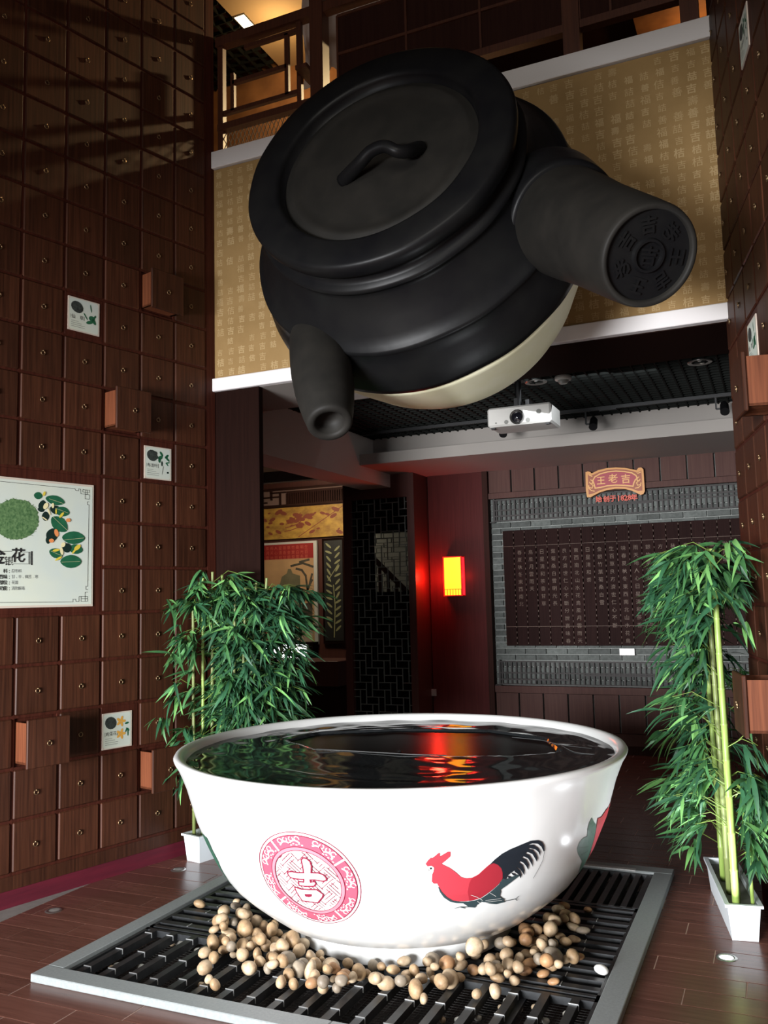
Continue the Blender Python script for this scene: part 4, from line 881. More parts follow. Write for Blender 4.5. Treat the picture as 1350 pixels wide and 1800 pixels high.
for ch, x_, y_, s_ in (('王', 448, 430, 150), ('老', 652, 395, 165), ('吉', 868, 400, 165)):
    q = Pg(x_, y_); put_char(mm, ch, up(TG, .004), q[0], q[1], s_/9.64*.0062*.86, bold=.015)
obj('lettering', mm, 'sign_letter', sg, label='gold lettering 王老吉')
mm = MB(); TG2 = frame((0, YB-.05, 0), (1, 0, 0), (0, 0, 1), (0, -1, 0))
for k, ch in enumerate('始创于1828年'):
    px_ = 1010+(410+[0, 125, 240, 335, 400, 460, 520, 600][k])/9.64; py_ = 800+(745-k*4.5)/9.64; p = ony(px_, py_, YB-.05); put_char(mm, ch, TG2, float(p[0]), float(p[2]), (.062 if not ch.isdigit() else .062), bold=.04)
fl_ = obj('founding_lettering', mm, 'sign_orange'); tag(fl_, 'small orange lettering 始创于1828年 right under the arched sign', 'lettering')
# wall lamp
YL = YB-.07; lx0, lx1 = X(779, YL-.10), X(812, YL-.10); lz0, lz1 = Zp(795, 1048, YL-.1), Zp(795, 978, YL-.1)
lamp = thing('wall_lamp', ((lx0+lx1)/2, YL-.05, lz0), 'glowing red and yellow box lantern on the reddish pier', 'lamp')
mm = MB(); t_ = .012
for xx in (lx0, lx1-t_):
    for yy in (YL-.11, YL-.001-t_): mm.box((xx, yy, lz0), (xx+t_, yy+t_, lz1))
for zz_ in (lz0, lz1-t_): mm.box((lx0, YL-.111, zz_), (lx1, YL-.001, zz_+t_))
obj('lantern_frame', mm, 'lamp_red', lamp)
mm = MB(); mm.box((lx0+t_*.6, YL-.105, lz0+t_), (lx1-t_*.6, YL-.098, lz1-t_)); obj('front_paper', mm, 'lamp_paper', lamp, label='bright yellow front panel')
mm = MB(); mm.box((lx0+.001, YL-.097, lz0+t_), (lx0+.006, YL-.014, lz1-t_)); obj('side_paper', mm, 'lamp_side', lamp, label='red side panel'); mm = MB(); mm.box((lx1-.006, YL-.097, lz0+t_), (lx1-.001, YL-.014, lz1-t_)); obj('side_paper', mm, 'lamp_side', lamp, label='red side panel')
mm = MB()
for k in range(7): xx = lx0+t_+k*(lx1-lx0-2*t_)/6; mm.box((xx-.002, YL-.113, lz0+t_), (xx+.002, YL-.107, lz0+.075))
mm.box((lx0, YL-.113, lz0+.072), (lx1, YL-.107, lz0+.077)); obj('grille', mm, 'lamp_red', lamp)
light('wall_lamp_glow', 'POINT', (lx0-.08, YL-.2, (lz0+lz1)/2), 11.0, (1, .03, .015), .06); light('wall_lamp_glow', 'POINT', ((lx0+lx1)/2+.13, YL-.07, (lz0+lz1)/2), .5, (1, .04, .02), .04)

sw = thing('wall_switch', (X(756, YL), YL, Zp(756, 1223, YL)), 'small grey switch plate low on the reddish pier', 'switch'); part('plate', (X(752, YL), YL-.012, Zp(756, 1223, YL)), (X(761, YL), YL, Zp(756, 1211, YL)), 'switch_plate', sw); part('button', (X(754, YL), YL-.016, Zp(756, 1219, YL)), (X(759, YL), YL-.0125, Zp(756, 1215, YL)), 'switch_plate', sw)
# ------------------------------------------------------------------ lattice screen wall
sx0, sx1 = X(605, YS), -3.52
mm = MB(); mm.box((sx0, YS+.0, 0), (X(617, YS), YS+.12, 3.0)); mm.box((X(718, YS), YS, 0), (sx1, YS+.5, 3.0)); mm.box((X(617, YS), YS, Zp(660, 877, YS)), (X(718, YS), YS+.12, 3.0)); scr = structure('wall_screen', mm, 'counter_wood', label='brown wooden frame around the tall lattice screen')
gx0, gx1, gz1 = X(617, YS), X(718, YS), Zp(660, 877, YS)
mm = MB(); cw, chh = .0725, .078
def kk(i, j): return (i-j) % 4
NI = int((gx1-gx0)/cw)+1; NJ = int(gz1/chh)+1
for i in range(NI):
    for j in range(NJ):
        k = kk(i, j); x_, z_ = gx0+i*cw, j*chh
        if k != 0 and x_+cw < gx1: mm.box((x_+cw-.004, YS+.02, z_), (x_+cw+.004, YS+.035, min(z_+chh, gz1)))
        if k != 3 and z_+chh < gz1: mm.box((x_, YS+.021, z_+chh-.004), (min(x_+cw, gx1), YS+.034, z_+chh+.004))
obj('lattice_screen', mm, 'lattice_line', scr, kind='stuff', label='thin dark interlocking lattice')
part('glass', (gx0, YS+.06, 0), (X(655, YS), YS+.064, gz1), 'dark_glass', scr); part('glass', (X(655, YS), YS+.06, 0), (gx1, YS+.064, Zp(690, 1040, YS)), 'dark_glass', scr); part('glass', (X(655, YS), YS+.06, Zp(690, 935, YS)), (gx1, YS+.064, gz1), 'dark_glass', scr)
YW = 9.6
stw = structure('wall_stairwell', (lambda q: (q.box((-4.6, YW+.02, 1.3), (-3.57, YW+.1, 2.7)), q)[1])(MB()), 'mortar')
mm = MB(); z = 1.35; r_ = 0
while z < 2.65:
    x = -4.58+(r_ % 2)*.1
    while x < -3.75: mm.box((x, YW, z), (x+.19, YW+.02, z+.05)); x += .2
    z += .058; r_ += 1
obj('stairwell_bricks', mm, 'mortar', stw, kind='stuff', label='pale bricks of the stairwell seen through the screen')
a = ony(660, 985, YW-.2); b = ony(720, 1045, YW-.2); hr_ = thing('stair_handrail', tuple(b), 'dark sloping stair handrail seen behind the lattice screen', 'handrail')
mm = MB(); mm.bar(a, b, .05, .05); obj('rail', mm, 'dark_panel', hr_); 
for k in range(4): p_ = a+(b-a)*(k+.5)/4; mm = MB(); mm.bar(p_, (p_[0], p_[1], 0), .03, .03); obj('baluster', mm, 'dark_panel', hr_)
dl_ = thing('downlight', tuple(onz(701, 888, 2.75)), 'glowing disc standing in for a lamp reflection at the top of the lattice screen', 'ceiling light')  # glowing disc and ring stand in for a lamp reflection
q = ony(701, 888, YS+.3); mm = MB(); mm.lathe([(.001, 0), (.03, 0), (.034, .004)], Matrix.Translation(q), 24); obj('bulb', mm, 'reflex_glow', dl_); mm = MB(); mm.lathe([(.034, .004), (.045, .004), (.045, .02), (.034, .02)], Matrix.Translation(q), 24); mm.tube([q+np.array([0, 0, .02]), q+np.array([0, 0, .4])], .01, 8); obj('trim_ring', mm, 'steel', dl_)
# ------------------------------------------------------------------ side room
YA = 10.43
def A(px, py, Y=YA): p = ony(px, py, Y); return float(p[0]), float(p[2])
def rect(x0, y0, x1, y1, Y): q = (max(x0, 455)+x1)/2; return A(x0, y1, Y)[0], A(q, y1, Y)[1], A(x1, y0, Y)[0], A(q, y0, Y)[1]
Tq = frame((0, YA-.03, 0), (1, 0, 0), (0, 0, 1), (0, -1, 0))
x0, z0, x1, z1 = rect(440, 860, 606, 889, YA)
fz = thing('lattice_frieze', ((x0+x1)/2, YA, z0), 'dark slatted lattice frieze above the golden painting in the side room', 'frieze')
part('back', (x0, YA-.02, z0), (x1, YA+.01, z1+.02), 'frieze_back', fz)
mm = MB(); N = 26
for k in range(N): xx = x0+.62+(x1-x0-.62)*k/(N-1); mm.box((xx-.011, YA-.05, z0+.03), (xx+.011, YA-.021, z1-.05))
obj('vertical_slats', mm, 'dark_panel', fz, kind='stuff')
mm = MB()
for a in ((x0, z0, x1, z0+.03), (x0+.62, z1-.05, x1, z1-.02), (x0, z1, x1, z1+.03), (x0, z0+.13, x0+.5, z0+.15), (x0+.2, z0, x0+.22, z1), (x0+.36, z0+.1, x0+.38, z1), (x0+.5, z0, x0+.52, z0+.2), (x0+.36, z0+.19, x0+.6, z0+.21), (x0+.1, z0+.06, x0+.3, z0+.08)): mm.box((a[0], YA-.052, a[1]), (a[2], YA-.0205, a[3]))
obj('fret_bars', mm, 'dark_panel', fz)
x0, z0, x1, z1 = rect(440, 891, 604, 946, YA)
gp = thing('landscape_painting', ((x0+x1)/2, YA, z0), 'long golden landscape painting with a small red pagoda in the side room', 'painting')
part('canvas', (x0, YA-.03, z0), (x1, YA-.001, z1), 'paint_gold', gp)
mm = MB(); pgx, pgz = A(518, 922)
for j in range(4): strip(mm, [(pgx-.14+.01*j, pgz-.06+.05*j-.03), (pgx-.05, pgz-.08+.05*j), (pgx+.06, pgz-.05+.05*j), (pgx+.14-.01*j, pgz+.0+.05*j)], .012, up(Tq, .002))
for k in range(40):
    r_ = random.Random(k); cx_, cz_ = x0+r_.random()*(x1-x0), z0+.05+r_.random()*(z1-z0-.1); a_ = r_.uniform(.02, .07)
    mm.flat(ell(cx_, cz_, a_, a_*.45, r_.uniform(-30, 30), 9), up(Tq, .001+k*.00003))
strip(mm, [(x0+.8, z0+.02), (x0+1.5, z1-.02)], .01, up(Tq, .003))
obj('brushwork', mm, 'paint_line', gp, kind='stuff')
x0, z0, x1, z1 = rect(440, 957, 553, 1130, YA)
pc = thing('tall_picture', ((x0+x1)/2, YA, z0), 'tall picture with red lettered band and misty landscape behind the left bamboo', 'picture')
part('frame', (x0, YA-.035, z0-.02), (x1+.05, YA-.001, z1+.03), 'silver_frame', pc)
part('print', (x0, YA-.04, z0), (x1, YA-.0355, z1), 'picture_warm', pc)
bzl = A(500, 983)[1]; part('red_band', (x0, YA-.043, bzl), (x1, YA-.0405, z1), 'banner_red', pc)
mm = MB(); Tb = frame((0, YA-.0445, 0), (1, 0, 0), (0, 0, 1), (0, -1, 0))
for k in range(int((x1-x0-.08)/.068)):
    for j in range(3): put_char(mm, TXT[(k*3+j) % len(TXT)], Tb, x0+.05+k*.068, z1-.05-j*.065, .05)
obj('band_lettering', mm, 'banner_text', pc)
mm = MB(); Tb2 = up(Tb, -.003)
def pq(pts, mi, z=0): mm.flat([A(*p) for p in pts], up(Tb2, z), mi)
pq([(494, 1030), (498, 1014), (507, 1008), (509, 1000), (514, 1000), (517, 1008), (530, 1012), (531, 1055), (528, 1075), (490, 1080), (486, 1050)], 0)
pq([(528, 1062), (552, 1058), (552, 1105), (528, 1108)], 1, .0003); pq([(484, 1120), (520, 1104), (552, 1108), (552, 1128), (484, 1128)], 2, .0003)
for q in ([(538, 1052), (546, 1030), (551, 1020)], [(543, 1035), (540, 1012), (533, 1002), (524, 1000)], [(546, 1030), (551, 1010)], [(515, 995), (535, 990), (552, 996)], [(530, 988), (545, 984)]): strip(mm, [A(*p) for p in q], .03, up(Tb2, .0006), 1)
obj('scene_print', mm, ['picture_grey', 'picture_dark', 'picture_pale'], pc)
x0, z0, x1, z1 = rect(574, 950, 603, 1126, YA)
pl_ = thing('relief_plaque', ((x0+x1)/2, YA, z0), 'narrow black plaque with pale herb branches in relief, right of the tall picture', 'plaque')
part('frame', (x0-.03, YA-.03, z0-.04), (x1+.03, YA-.001, z1+.03), 'pier_wood', pl_); part('ground', (x0, YA-.034, z0), (x1, YA-.0305, z1), 'plaque_black', pl_)
mm = MB(); Tr = frame((0, YA-.034, 0), (1, 0, 0), (0, 0, 1), (0, -1, 0)); cx_ = (x0+x1)/2; hz = z1-z0
strip(mm, [(cx_, z0+.05), (cx_+.02, z0+.35*hz), (cx_-.0, z0+.55*hz)], .014, up(Tr, .003)); strip(mm, [(cx_-.08, z0+.6*hz), (cx_, z0+.68*hz), (cx_+.08, z0+.76*hz)], .012, up(Tr, .003))
for k in range(26):
    r_ = random.Random(k+5); zz_ = z0+.1*hz+(k/26)*.86*hz; sgn = -1 if k % 2 else 1; mm.flat(ell(cx_+sgn*.065, zz_+.03, .055, .015, sgn*r_.uniform(15, 60), 9), up(Tr, .004+k*.0001))
obj('herb_relief', mm, 'plaque_relief', pl_)
x0, z0, x1, z1 = rect(455, 1133, 539, 1170, 9.95)
lb = thing('light_box', ((x0+x1)/2, 9.95, z0), 'white glowing light box behind the left bamboo', 'light box')
part('casing', (x0-.3, 9.96, z0-.25), (x1+.09, 10.1, z1+.03), 'pier_wood', lb); part('panel', (x0-.3, 9.95, z0), (x1, 9.9595, z1), 'light_box', lb, label='white lit panel'); part('edge', (x1, 9.945, z0), (x1+.02, 9.9595, z1), 'silver_frame', lb)
ct = thing('counter', (A(540, 1205, 9.3)[0], 9.4, 0), 'low brown wooden counter in the side room, under the light box', 'counter')
x0, z0, x1, z1 = rect(470, 1162, 594, 1206, 9.2)
part('counter_box', (x0-1.2, 9.2, z0), (x1, 9.75, z1), 'counter_wood', ct, bev=.006); part('base', (x0-1.1, 9.35, 0), (x1-.05, 9.7, z0), 'dark_panel', ct)
# ------------------------------------------------------------------ ceiling fittings
def P3(px, py, z): return Vector(onz(px, py, z))
for (px_, py_), lab in (((942, 672), 'round recessed downlight in the dark grid ceiling above the projector'), ((1230, 637), 'round recessed downlight in the grid ceiling near the right cabinet')):
    c = P3(px_, py_, ZC-.004); t = thing('downlight', c, lab, 'ceiling light')
    mm = MB(); mm.lathe([(.058, .0), (.085, -.004), (.088, .003), (.058, .01)], Matrix.Translation(c), 32); obj('trim_ring', mm, 'steel', t, smooth=True); mm = MB(); mm.lathe([(.001, .03), (.03, .03), (.06, .008)], Matrix.Translation(c), 32); obj('reflector', mm, 'steel', t, smooth=True); mm = MB(); mm.sphere(c+Vector((0, 0, .024)), .02, 12, 8); obj('bulb', mm, 'glass_dull', t, smooth=True)
c = P3(990, 668, ZC-.03); t = thing('smoke_detector', c, 'small white round smoke detector on the grid ceiling right of the downlight', 'smoke detector')
mm = MB(); mm.lathe([(.001, -.028), (.03, -.028), (.04, -.01), (.044, -.004)], Matrix.Translation(c), 28); obj('head', mm, 'glass_dull', t, smooth=True); mm = MB(); mm.lathe([(.044, -.004), (.062, 0), (.064, .028), (.001, .03)], Matrix.Translation(c), 28); obj('base', mm, 'projector_white', t, smooth=True)
ta, tb = P3(640, 764, ZC-.03), P3(1275, 699, ZC-.03); ta.x = -3.75; yT = (ta.y+tb.y)/2
tr = thing('lighting_track', (-1.8, yT, ZC-.03), 'long thin black lighting track under the grid ceiling', 'track'); part('rail', (-3.7, yT-.015, ZC-.03), (.3, yT+.015, ZC-.001), 'black_plastic', tr); part('feed_box', (-1.35, yT-.02, ZC-.04), (-1.2, yT+.02, ZC-.0305), 'black_plastic', tr)
for i, (px_, py_) in enumerate(((883, 758), (1040, 745), (1270, 718))):
    c = Vector(ony(px_, py_, yT)); t = thing('track_spotlight', (c.x, yT, ZC-.03), ('small black spotlight on the track, just under the projector', 'small black spotlight on the track, right of the projector', 'small black spotlight on the track, beside the right cabinet')[i], 'spotlight')
    mm = MB(); mm.bar((c.x-.05, yT, ZC-.0305), (c.x-.05, yT, c.z), .014, .014); mm.bar((c.x-.05, yT, c.z), (c.x-.02, yT, c.z), .014, .014); obj('stem', mm, 'black_plastic', t)
    mm = MB(); mm.tube([c+Vector((.01, .05, .05)), c+Vector((.015, .03, .03)), c+Vector((.02, -.05, -.04))], [.028, .036, .038], 16); obj('head', mm, 'black_plastic', t, smooth=True, sharp=40)
YPj = 6.4; x0, z0, x1, z1 = (lambda a, b: (a[0], a[1], b[0], b[1]))(A(857, 752, YPj), A(968, 716, YPj)); z1 = z0+.15
prj = thing('projector', ((x0+x1)/2, YPj+.15, z0), 'white ceiling-mounted projector under the grid ceiling', 'projector')
rz_ = (x0+x1)/2
mm = MB(); mm.box((x0, YPj, z0), (x1, YPj+.32, z1), bev=.014); obj('housing', mm, 'projector_white', prj)
lc = Vector(A(909, 733, YPj)[:1]+(YPj,)+A(909, 733, YPj)[1:]); Ty = frame(lc, (1, 0, 0), (0, 0, 1), (0, -1, 0))
mm = MB(); mm.lathe([(.056, -.002), (.056, .012), (.05, .016), (.042, .012), (.038, .002)], Ty, 32); ln = obj('lens_ring', mm, 'lens_ring', prj, smooth=True, sharp=35); mm = MB(); mm.lathe([(.038, .004), (.03, .007), (.018, .012), (.001, .015)], Ty, 24); obj('lens', mm, 'lens_glass', ln, smooth=True)
for px_, py_, r_ in ((890, 742, .016), (928, 738, .017), (947, 723, .019), (872, 744, .006)):
    q = A(px_, py_, YPj); mm = MB(); mm.lathe([(r_, -.001), (r_, .004), (.001, .004)], frame((q[0], YPj, q[1]), (1, 0, 0), (0, 0, 1), (0, -1, 0)), 18); obj('sensor_window', mm, 'ir_grey', prj)
mm = MB(); mm.box((x0+.02, YPj+.03, z0-.012), (x0+.05, YPj+.06, z0)); mm.box((x1-.05, YPj+.03, z0-.012), (x1-.02, YPj+.06, z0)); obj('foot', mm, 'black_plastic', prj)
mm = MB(); mm.box((rz_-.09, YPj+.08, z1), (rz_+.09, YPj+.24, z1+.012)); mm.box((rz_-.06, YPj+.1, z1+.012), (rz_-.03, YPj+.2, z1+.08)); mm.box((rz_+.03, YPj+.1, z1+.012), (rz_+.06, YPj+.2, z1+.06)); mm.tube([(rz_-.03, YPj+.13, z1+.01), (rz_-.03, YPj+.13, ZC-.002)], .026, 16); mm.box((rz_-.08, YPj+.08, ZC-.012), (rz_+.02, YPj+.17, ZC-.001)); obj('mount', mm, 'black_plastic', prj, label='black ceiling mount')
# ------------------------------------------------------------------ upper floor
m = MB(); m.box((-7.9, 7.3, ZT), (-2.95, 7.45, 7.3)); structure('wall_upper', m, 'mural')
m = MB(); m.box((-4.27, 5.0, 7.0), (-1.9, 7.3, 7.1)); structure('ceiling_upper', m, 'upper_plaster')
m = MB(); m.box((-8, 5.0, 7.1), (2.2, 11.5, 7.3)); m.box((-8.1, 5.0, ZT), (-8, 11.5, 7.3)); m.box((-8, 11.4, ZT), (2.2, 11.5, 7.3)); m.box((.75, 5.0, ZT), (2.2, 11.4, 7.3)); m.box((-8, 4.9, ZT), (-3.9, 5.0, 7.3)); structure('wall_upper_shell', m, 'dark_panel')
mm = MB(); x = -7
while x < -4.3: mm.box((x, 5.1, 6.98), (x+.012, 7.3, 7.02)); x += .12
y = 5.1
while y < 7.3: mm.box((-7, y, 6.981), (-4.28, y+.012, 7.019)); y += .12
tag(obj('ceiling_grid', mm, 'mesh_ceiling'), 'dark open-cell grid ceiling of the upper floor, left of the lit plaster', 'ceiling grid', kind='structure')
q = P3(434, 43, 6.995); dl2 = thing('downlight', q, 'lit slot downlight in the upper plaster ceiling, top left', 'ceiling light'); mm = MB(); mm.box((q.x-.05, q.y-.13, q.z-.004), (q.x+.05, q.y+.13, q.z+.004)); obj('diffuser', mm, 'bulb', dl2); mm = MB(); mm.box((q.x-.065, q.y-.145, q.z-.002), (q.x+.065, q.y+.145, q.z+.0045)); obj('trim_ring', mm, 'steel', dl2)
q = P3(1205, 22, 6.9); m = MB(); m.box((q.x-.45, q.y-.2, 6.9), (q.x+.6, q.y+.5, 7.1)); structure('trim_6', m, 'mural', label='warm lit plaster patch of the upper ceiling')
light('upper_right_lamp', 'POINT', (q.x+.1, q.y+.1, 6.55), 6, (1, .55, .22), .05)
YR = 5.06
def B(px, py, Y=YR): p = ony(px, py, Y); return Vector((float(p[0]), Y, float(p[2])))
rail = thing('balcony_railing', (-1.8, YR, ZT), 'dark wooden fretwork railing along the balcony edge', 'railing')
def rb(a, b, w_, h_, name='bar', mt='rail_wood', **k):
    mm = MB(); mm.bar(a, b, w_, h_); return obj(name, mm, mt, rail, **k)
zt = B(495, 42).z; z2 = B(480, 68).z; z3 = B(460, 131).z; z4 = B(460, 181).z; z5 = B(460, 207).z
xa, xb = B(390, 130).x, B(561, 60).x
rb((-3.5, YR, zt), (-.2, YR, zt), .07, .07, 'handrail'); rb((-3.49, YR, z5), (-.2, YR, z5), .06, .05, 'bottom_rail')
rb((xa, YR, ZT+.0), (xa, YR, zt-.036), .045, .045, 'post')
for k, xx in enumerate((xb, B(1005, 30).x, -.25)): rb((xx, YR, ZT+.0), (xx, YR, zt-.036 if k != 0 else zt+.2), .10, .10, 'post')
mx = B(527, 100).x; nx = B(505, 110).x; ox = B(410, 160).x
rb((mx, YR, z5+.026), (mx, YR, zt-.036), .035, .035); rb((nx, YR, z4), (nx, YR, z2), .03, .03); rb((ox, YR, z4), (ox, YR, B(410, 130).z), .03, .03)
rb((xa+.2, YR, z2), (mx-.018, YR, z2), .03, .03); rb((ox, YR, z3), (nx, YR, z3), .03, .03); rb((xa+.023, YR, z4), (mx-.018, YR, z4), .03, .03); rb((mx+.018, YR, B(540, 130).z), (xb-.05, YR, B(540, 130).z), .2, .03)
for xs, xe in ((xb+.05, B(1005, 30).x-.05), (B(1005, 30).x+.05, -.31)):
    zc = B(610, 24).z; xs2 = xs+.10 if xs < -2 else xs
    mm = MB(); mm.box((xs2, YR-.008, z5+.026), (xe, YR+.012, zc)); pn = obj('infill_panel', mm, 'dark_panel', rail)
    for z_ in (zc-.01, (zc+z5)/2): rb((xs2, YR-.015, z_), (xe, YR-.015, z_), .014, .02, 'moulding')
    for t__ in (.0, .33, .66, 1): rb((xs2+(xe-xs2)*t__, YR-.015, z5+.03), (xs2+(xe-xs2)*t__, YR-.015, zc-.01), .014, .02, 'moulding')
mm = MB(); x = -3.48
while x < xb: mm.bar((x, YR+.02, ZT), (x+.07, YR+.02, z5-.026), .004, .004); mm.bar((x+.07, YR+.02, ZT), (x, YR+.02, z5-.026), .004, .004); x += .035
obj('wire_netting', mm, 'wire', rail, kind='stuff', label='dark wire netting below the bottom rail')
# cloth behind the railing
mm = MB(); cl = []; Nx, Nz = 26, 10; xL, xR_ = B(531, 100, 5.5).x, B(700, 60, 5.5).x
for i in range(Nx+1):
    u = i/Nx; xx = xL+(xR_-xL)*u
    for j in range(Nz+1):
        v = j/Nz; top = 6.4; bot = 5.45+.25*u+.05*math.sin(u*9)
        cl.append((xx+.02*math.sin(j*.7+i), 5.5+.035*math.sin(i*1.3+v*2), bot+(top-bot)*v))
fs = [(i*(Nz+1)+j, (i+1)*(Nz+1)+j, (i+1)*(Nz+1)+j+1, i*(Nz+1)+j+1) for i in range(Nx) for j in range(Nz)]
mm.add(cl, fs); hb = thing('hanging_cloth', ((xL+xR_)/2, 5.5, 5.45), 'pale cloth hanging behind the balcony railing', 'cloth'); obj('drape', mm, 'cloth', hb, smooth=True); mm = MB(); mm.tube([(xL-.1, 5.5, 6.41), (xR_+.1, 5.5, 6.41)], .012, 10); mm.tube([(xL-.1, 5.5, 6.41), (xL-.1, 5.5, 7.1)], .006, 8); mm.tube([(xR_+.1, 5.5, 6.41), (xR_+.1, 5.5, 7.1)], .006, 8); obj('hanging_rod', mm, 'dark_panel', hb)
# ------------------------------------------------------------------ floor uplights
for (x_, y_), lit, lab in (((-3.60, 3.66), 0, 'small round floor uplight beside the left cabinet, nearest the viewer'), ((-3.41, 4.47), 0, 'small round floor uplight in front of the left planter'), ((-.30, 4.25), 1, 'lit round floor uplight in front of the right planter')):
    t = thing('floor_uplight', (x_, y_, 0), lab, 'uplight'); mm = MB(); mm.lathe([(.028, .0008), (.03, .003), (.042, .003), (.046, .0005)], Matrix.Translation((x_, y_, 0)), 32); obj('trim_ring', mm, 'steel', t, smooth=True)
    mm = MB(); mm.lathe([(.001, .002), (.02, .0018), (.029, .0012)], Matrix.Translation((x_, y_, 0)), 24); obj('lens', mm, 'uplight' if lit else 'glass_dull', t, smooth=True)
light('floor_uplight_beam', 'SPOT', (-.30, 4.25, .02), 60, (.92, .96, 1), .02, target=(-.75, 4.5, 2.6), spot_size=math.radians(110), spot_blend=.8)
# ------------------------------------------------------------------ planters and bamboo
def trough(T, L_, wd, hg, label):
    t = thing('planter_trough', None, label, 'planter', T=T)
    def q(a, b, c, d, e, f): return a, b, c, d, e, f
    mm = MB(); ins = .018; th_ = .006; a, b = wd/2, L_/2
    rings = [(a-ins, b-ins, 0), (a-.004, b-.004, hg-.02), (a-.004, b-.004, hg-.012), (a+.008, b+.008, hg-.012), (a+.008, b+.008, hg), (a-.012, b-.012, hg), (a-.014, b-.014, hg-.03)]
    vs = []
    for rx_, ry_, z_ in rings: vs += [T @ Vector(p) for p in ((-rx_, -ry_, z_), (rx_, -ry_, z_), (rx_, ry_, z_), (-rx_, ry_, z_))]
    fs = [(3, 2, 1, 0)]
    for k in range(len(rings)-1):
        for i in range(4): j = (i+1) % 4; fs.append((k*4+i, k*4+j, k*4+4+j, k*4+4+i))
    mm.add(vs, fs); obj('tub', mm, 'white_plastic', t)
    mm = MB(); mm.box((-a+.013, -b+.013, hg-.05), (a-.013, b-.013, hg-.031), T=T); obj('filling', mm, 'soil', t); return t
TRR = frame(Vector((-.232, 4.44, 0))+DR*.375, -NR, DR, (0, 0, 1))
TRR = frame(Vector((-.228, 4.47, 0))+DR*.36, Vector((DR.y, -DR.x, 0)), DR, (0, 0, 1))
trough(TRR, .74, .15, .165, 'white plastic planter trough at the foot of the right bamboo')
TRL = frame(Vector((-3.43, 4.61, 0))+DL*.19, Vector((DL.y, -DL.x, 0)), DL, (0, 0, 1))
trough(TRL, .36, .155, .165, 'white plastic planter trough left of the bowl by the cabinet')
TRB = frame(Vector((-3.145, 4.85, 0)), (1, 0, 0), (0, 1, 0), (0, 0, 1))
trough(TRB, .28, .20, .165, 'white plastic planter trough hidden behind the left side of the bowl')
def leaf_mesh(mt, seed):
    r_ = random.Random(seed); m = MB(); L_, w2, N = 1.0, .065, 5; vs = []; bend = r_.uniform(.12, .4); tw = r_.uniform(-.2, .2)
    for i in range(N+1):
        t = i/N; wd = w2*math.sin(math.pi*min(1, (t*.93+.07))**.75)*(1-.15*t)+.002; z = -bend*t*t; s_ = tw*t
        vs += [(t*L_*(1-.1*bend), -wd, z+wd*.25-wd*s_), (t*L_*(1-.1*bend), 0, z), (t*L_*(1-.1*bend), wd, z+wd*.25+wd*s_)]
    fs = []
    for i in range(N):
        for k in range(2): fs.append((i*3+k, (i+1)*3+k, (i+1)*3+k+1, i*3+k+1))
    m.add(vs, fs); return m
LM = {c: [leaf_mesh(c, s) for s in range(3)] for c in ('leaf_mid', 'leaf_dark', 'leaf_light')}
LMe = {c: [mesh_of('leaf', m, c, smooth=True) for m in LM[c]] for c in LM}
def blocked(p):
    v = Vector(p)
    if (v-AL).dot(NL) < .06 and v.y < 5.05: return True
    if (v-AR).dot(NR) < .035 and v.y < 5.1: return True
    if v.z < .01: return True
    if -3.7 < v.x < -3.13 and v.y > YF-.02: return True
    if math.hypot(v.x-BX, v.y-BY) < 1.13 and v.z < .98: return True
    if v.z < .2 and onkerb(v): return True
    return False
def onkerb(v): return KX0 < v.x < KX1 and KY0 < v.y < KY1 and v.z < .06
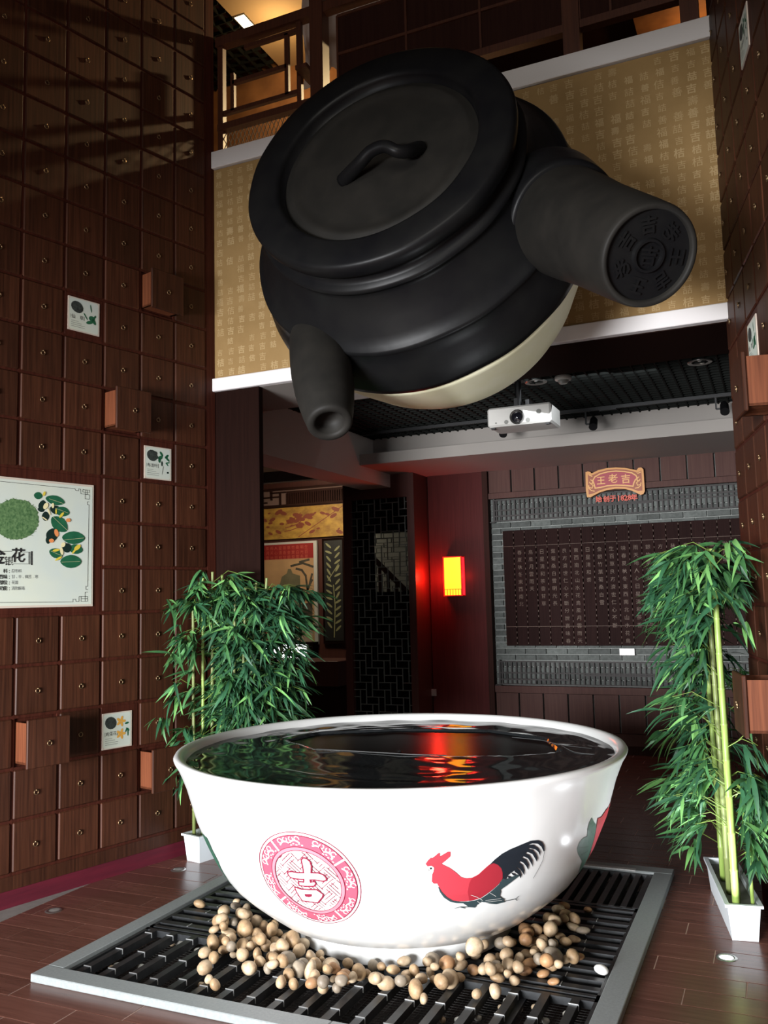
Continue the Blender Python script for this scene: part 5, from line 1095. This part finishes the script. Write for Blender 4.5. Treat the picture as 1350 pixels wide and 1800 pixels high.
def bamboo(name, canes, label, seed, nspr, zr, spread, bias=(0, 0), avoid=None, tone=(.5, .35, .15), along=None):
    r_ = random.Random(seed); base = canes[0]; t = thing('bamboo_plant', (base[0], base[1], .14), label, 'bamboo', 'artificial bamboo around the bowl')
    for (x, y, lx, ly, h, rad, mt) in canes:
        mm = MB(); pts = []; rs = []; n = max(3, int(h/.17))
        for i in range(n+1):
            u = i/n; p = Vector((x+lx*u, y+ly*u, .14+(h-.14)*u)); rr_ = rad*(1-.25*u)
            if i: pts += [p-Vector((0, 0, .006)), p, p+Vector((0, 0, .006))]; rs += [rr_, rr_*1.16, rr_]
            else: pts.append(p); rs.append(rad)
        mm.tube(pts, rs, 10); obj('cane', mm, mt, t, smooth=True)
    leaves = []; tw = MB()
    for s in range(nspr):
        c = r_.choice(canes); z = zr[0]+(zr[1]-zr[0])*r_.random()**.9
        if z > c[4]: z = c[4]-r_.random()*.15
        u = (z-.14)/(c[4]-.14); p0 = Vector((c[0]+c[2]*u, c[1]+c[3]*u, z)); az = r_.random()*2*math.pi
        d = Vector((math.cos(az)+bias[0], math.sin(az)+bias[1], 0)).normalized()
        if along is not None and r_.random() < .35: d = (along+Vector((r_.uniform(-.35, .35), r_.uniform(-.3, .3), 0))).normalized()
        Lt = spread*r_.uniform(.25, 1)
        for sc_ in (1, .6, .35):
            Ls = Lt*sc_; p1 = p0+d*Ls*.6+Vector((0, 0, Ls*.35)); p2 = p0+d*Ls+Vector((0, 0, Ls*.25)); new = []
            if blocked(p2) or (avoid and avoid(p2)): continue
            nl = r_.choice((6, 7, 8, 9))
            for k in range(nl):
                f_ = .6+.4*k/(nl-1); q = p0.lerp(p2, f_)+Vector((0, 0, Ls*.12*(1-f_)))
                ang = r_.uniform(-1.35, 1.35); dd = Vector((d.x*math.cos(ang)-d.y*math.sin(ang), d.x*math.sin(ang)+d.y*math.cos(ang), r_.uniform(-.95, .18))).normalized()
                L_ = r_.uniform(.11, .20); tip = q+dd*L_
                if blocked(tip) or blocked(q) or (avoid and (avoid(tip) or avoid(q) or avoid(q.lerp(tip, .5)))): continue
                x_ = dd; y_ = Vector((0, 0, 1)).cross(x_).normalized(); z_ = x_.cross(y_); rl = Matrix.Rotation(r_.uniform(-.9, .9), 4, 'X')
                T = frame(q, x_*L_, y_*L_, z_*L_) @ rl; u_ = r_.random()
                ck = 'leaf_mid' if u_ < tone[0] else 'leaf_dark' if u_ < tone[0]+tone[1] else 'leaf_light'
                new.append(((Vector(q)-Vector(CAM)).length-2*L_, ck, r_.randrange(3), T))
            if len(new) >= 3:
                leaves += new
                if r_.random() < .45: tw.tube([p0, p1, p2], [.0026, .002, .0013], 5, caps=False)
                break
    obj('twigs', tw, 'twig', t, kind='stuff')
    leaves.sort(key=lambda l: l[0]); st = {c: MB() for c in LM}
    for i, (_, ck, mi, T) in enumerate(leaves):
        if i < 290: inst('leaf', LMe[ck][mi], T, t)
        else: st[ck].add([T @ Vector(v) for v in LM[ck][mi].v], LM[ck][mi].f)
    allm = MB()
    for k, ck in enumerate(st): allm.add(st[ck].v, st[ck].f, k)
    if allm.v: obj('rear_leaves', allm, list(st), t, smooth=True, kind='stuff', label='leaves deeper in the foliage')
    return t
def TRp(T, a, b): v = T @ Vector((a, b, 0)); return v.x, v.y
rc = []
for k in range(9):
    x_, y_ = TRp(TRR, -.028+.012*(k % 3), -.33+k*.066)
    rc.append((x_, y_, -.012-.006*k*.3, .02, 1.80-.05*(k % 3)-.03*(k > 5), .0175 if k < 3 else .015, 'cane' if k % 2 == 0 else 'cane_old'))
x_, y_ = TRp(TRR, .045, -.33); rc.append((x_, y_, -.01, .01, .72, .009, 'cane'))
def pixof(p): v = np.array(p)-CAM; z = v@FW; return 675+F*(v@RX)/z, 900-F*(v@UP)/z
def avL(p):
    a_, b_ = pixof(p); return 345 < a_ < 388 and b_ > 1120 and p.y < 4.72
def avR(p):
    a_, b_ = pixof(p)
    if 1243 < a_ < 1302 and b_ > 1060 and p.y < 5.0 and (b_ > 1400 or int(p.x*9173+p.z*7919) % 4): return True
    return (Vector(p)-AR).dot(-DR) > .55 and .92 < p.z < 1.32 and p.y < 4.45 or p.y < 4.05
bamboo('b', rc, 'tall green artificial bamboo in front of the right cabinet', 11, 720, (.28, 1.80), .29, bias=(.0, .0), avoid=avR, tone=(.4, .45, .15), along=-DR)
lc_ = []
for k in range(5):
    x_, y_ = TRp(TRL, -.03+.014*(k % 4), -.13+k*.06); lc_.append((x_, y_, .01*k-.02, .02, (1.62, 1.76, 1.80, 1.78, 1.74)[k], .012, 'cane' if k % 2 else 'cane_old'))
x_, y_ = TRp(TRL, .03, .05); lc_.append((x_, y_, .12, .02, 1.70, .011, 'cane_old'))
bamboo('b', lc_, 'green artificial bamboo between the left cabinet and the bowl, lit brighter', 23, 380, (.40, 1.76), .28, bias=(.3, -.05), avoid=avL, tone=(.55, .28, .17))  # lighter leaf mix paints in the brighter front light
lb_ = [(-3.21+.02*k, 4.75+.04*k, (.02+.035*k), .02, 1.66+.03*(k % 4), .011, 'cane_old') for k in range(6)]
bamboo('b', lb_, 'darker artificial bamboo in front of the dark pier, behind the bowl', 37, 330, (.45, 1.66), .24, bias=(.3, .1), tone=(.3, .62, .08))  # darker leaf mix paints in the shade on this plant
for o in list(bpy.data.objects):
    if o.get('label') == 'x': pass
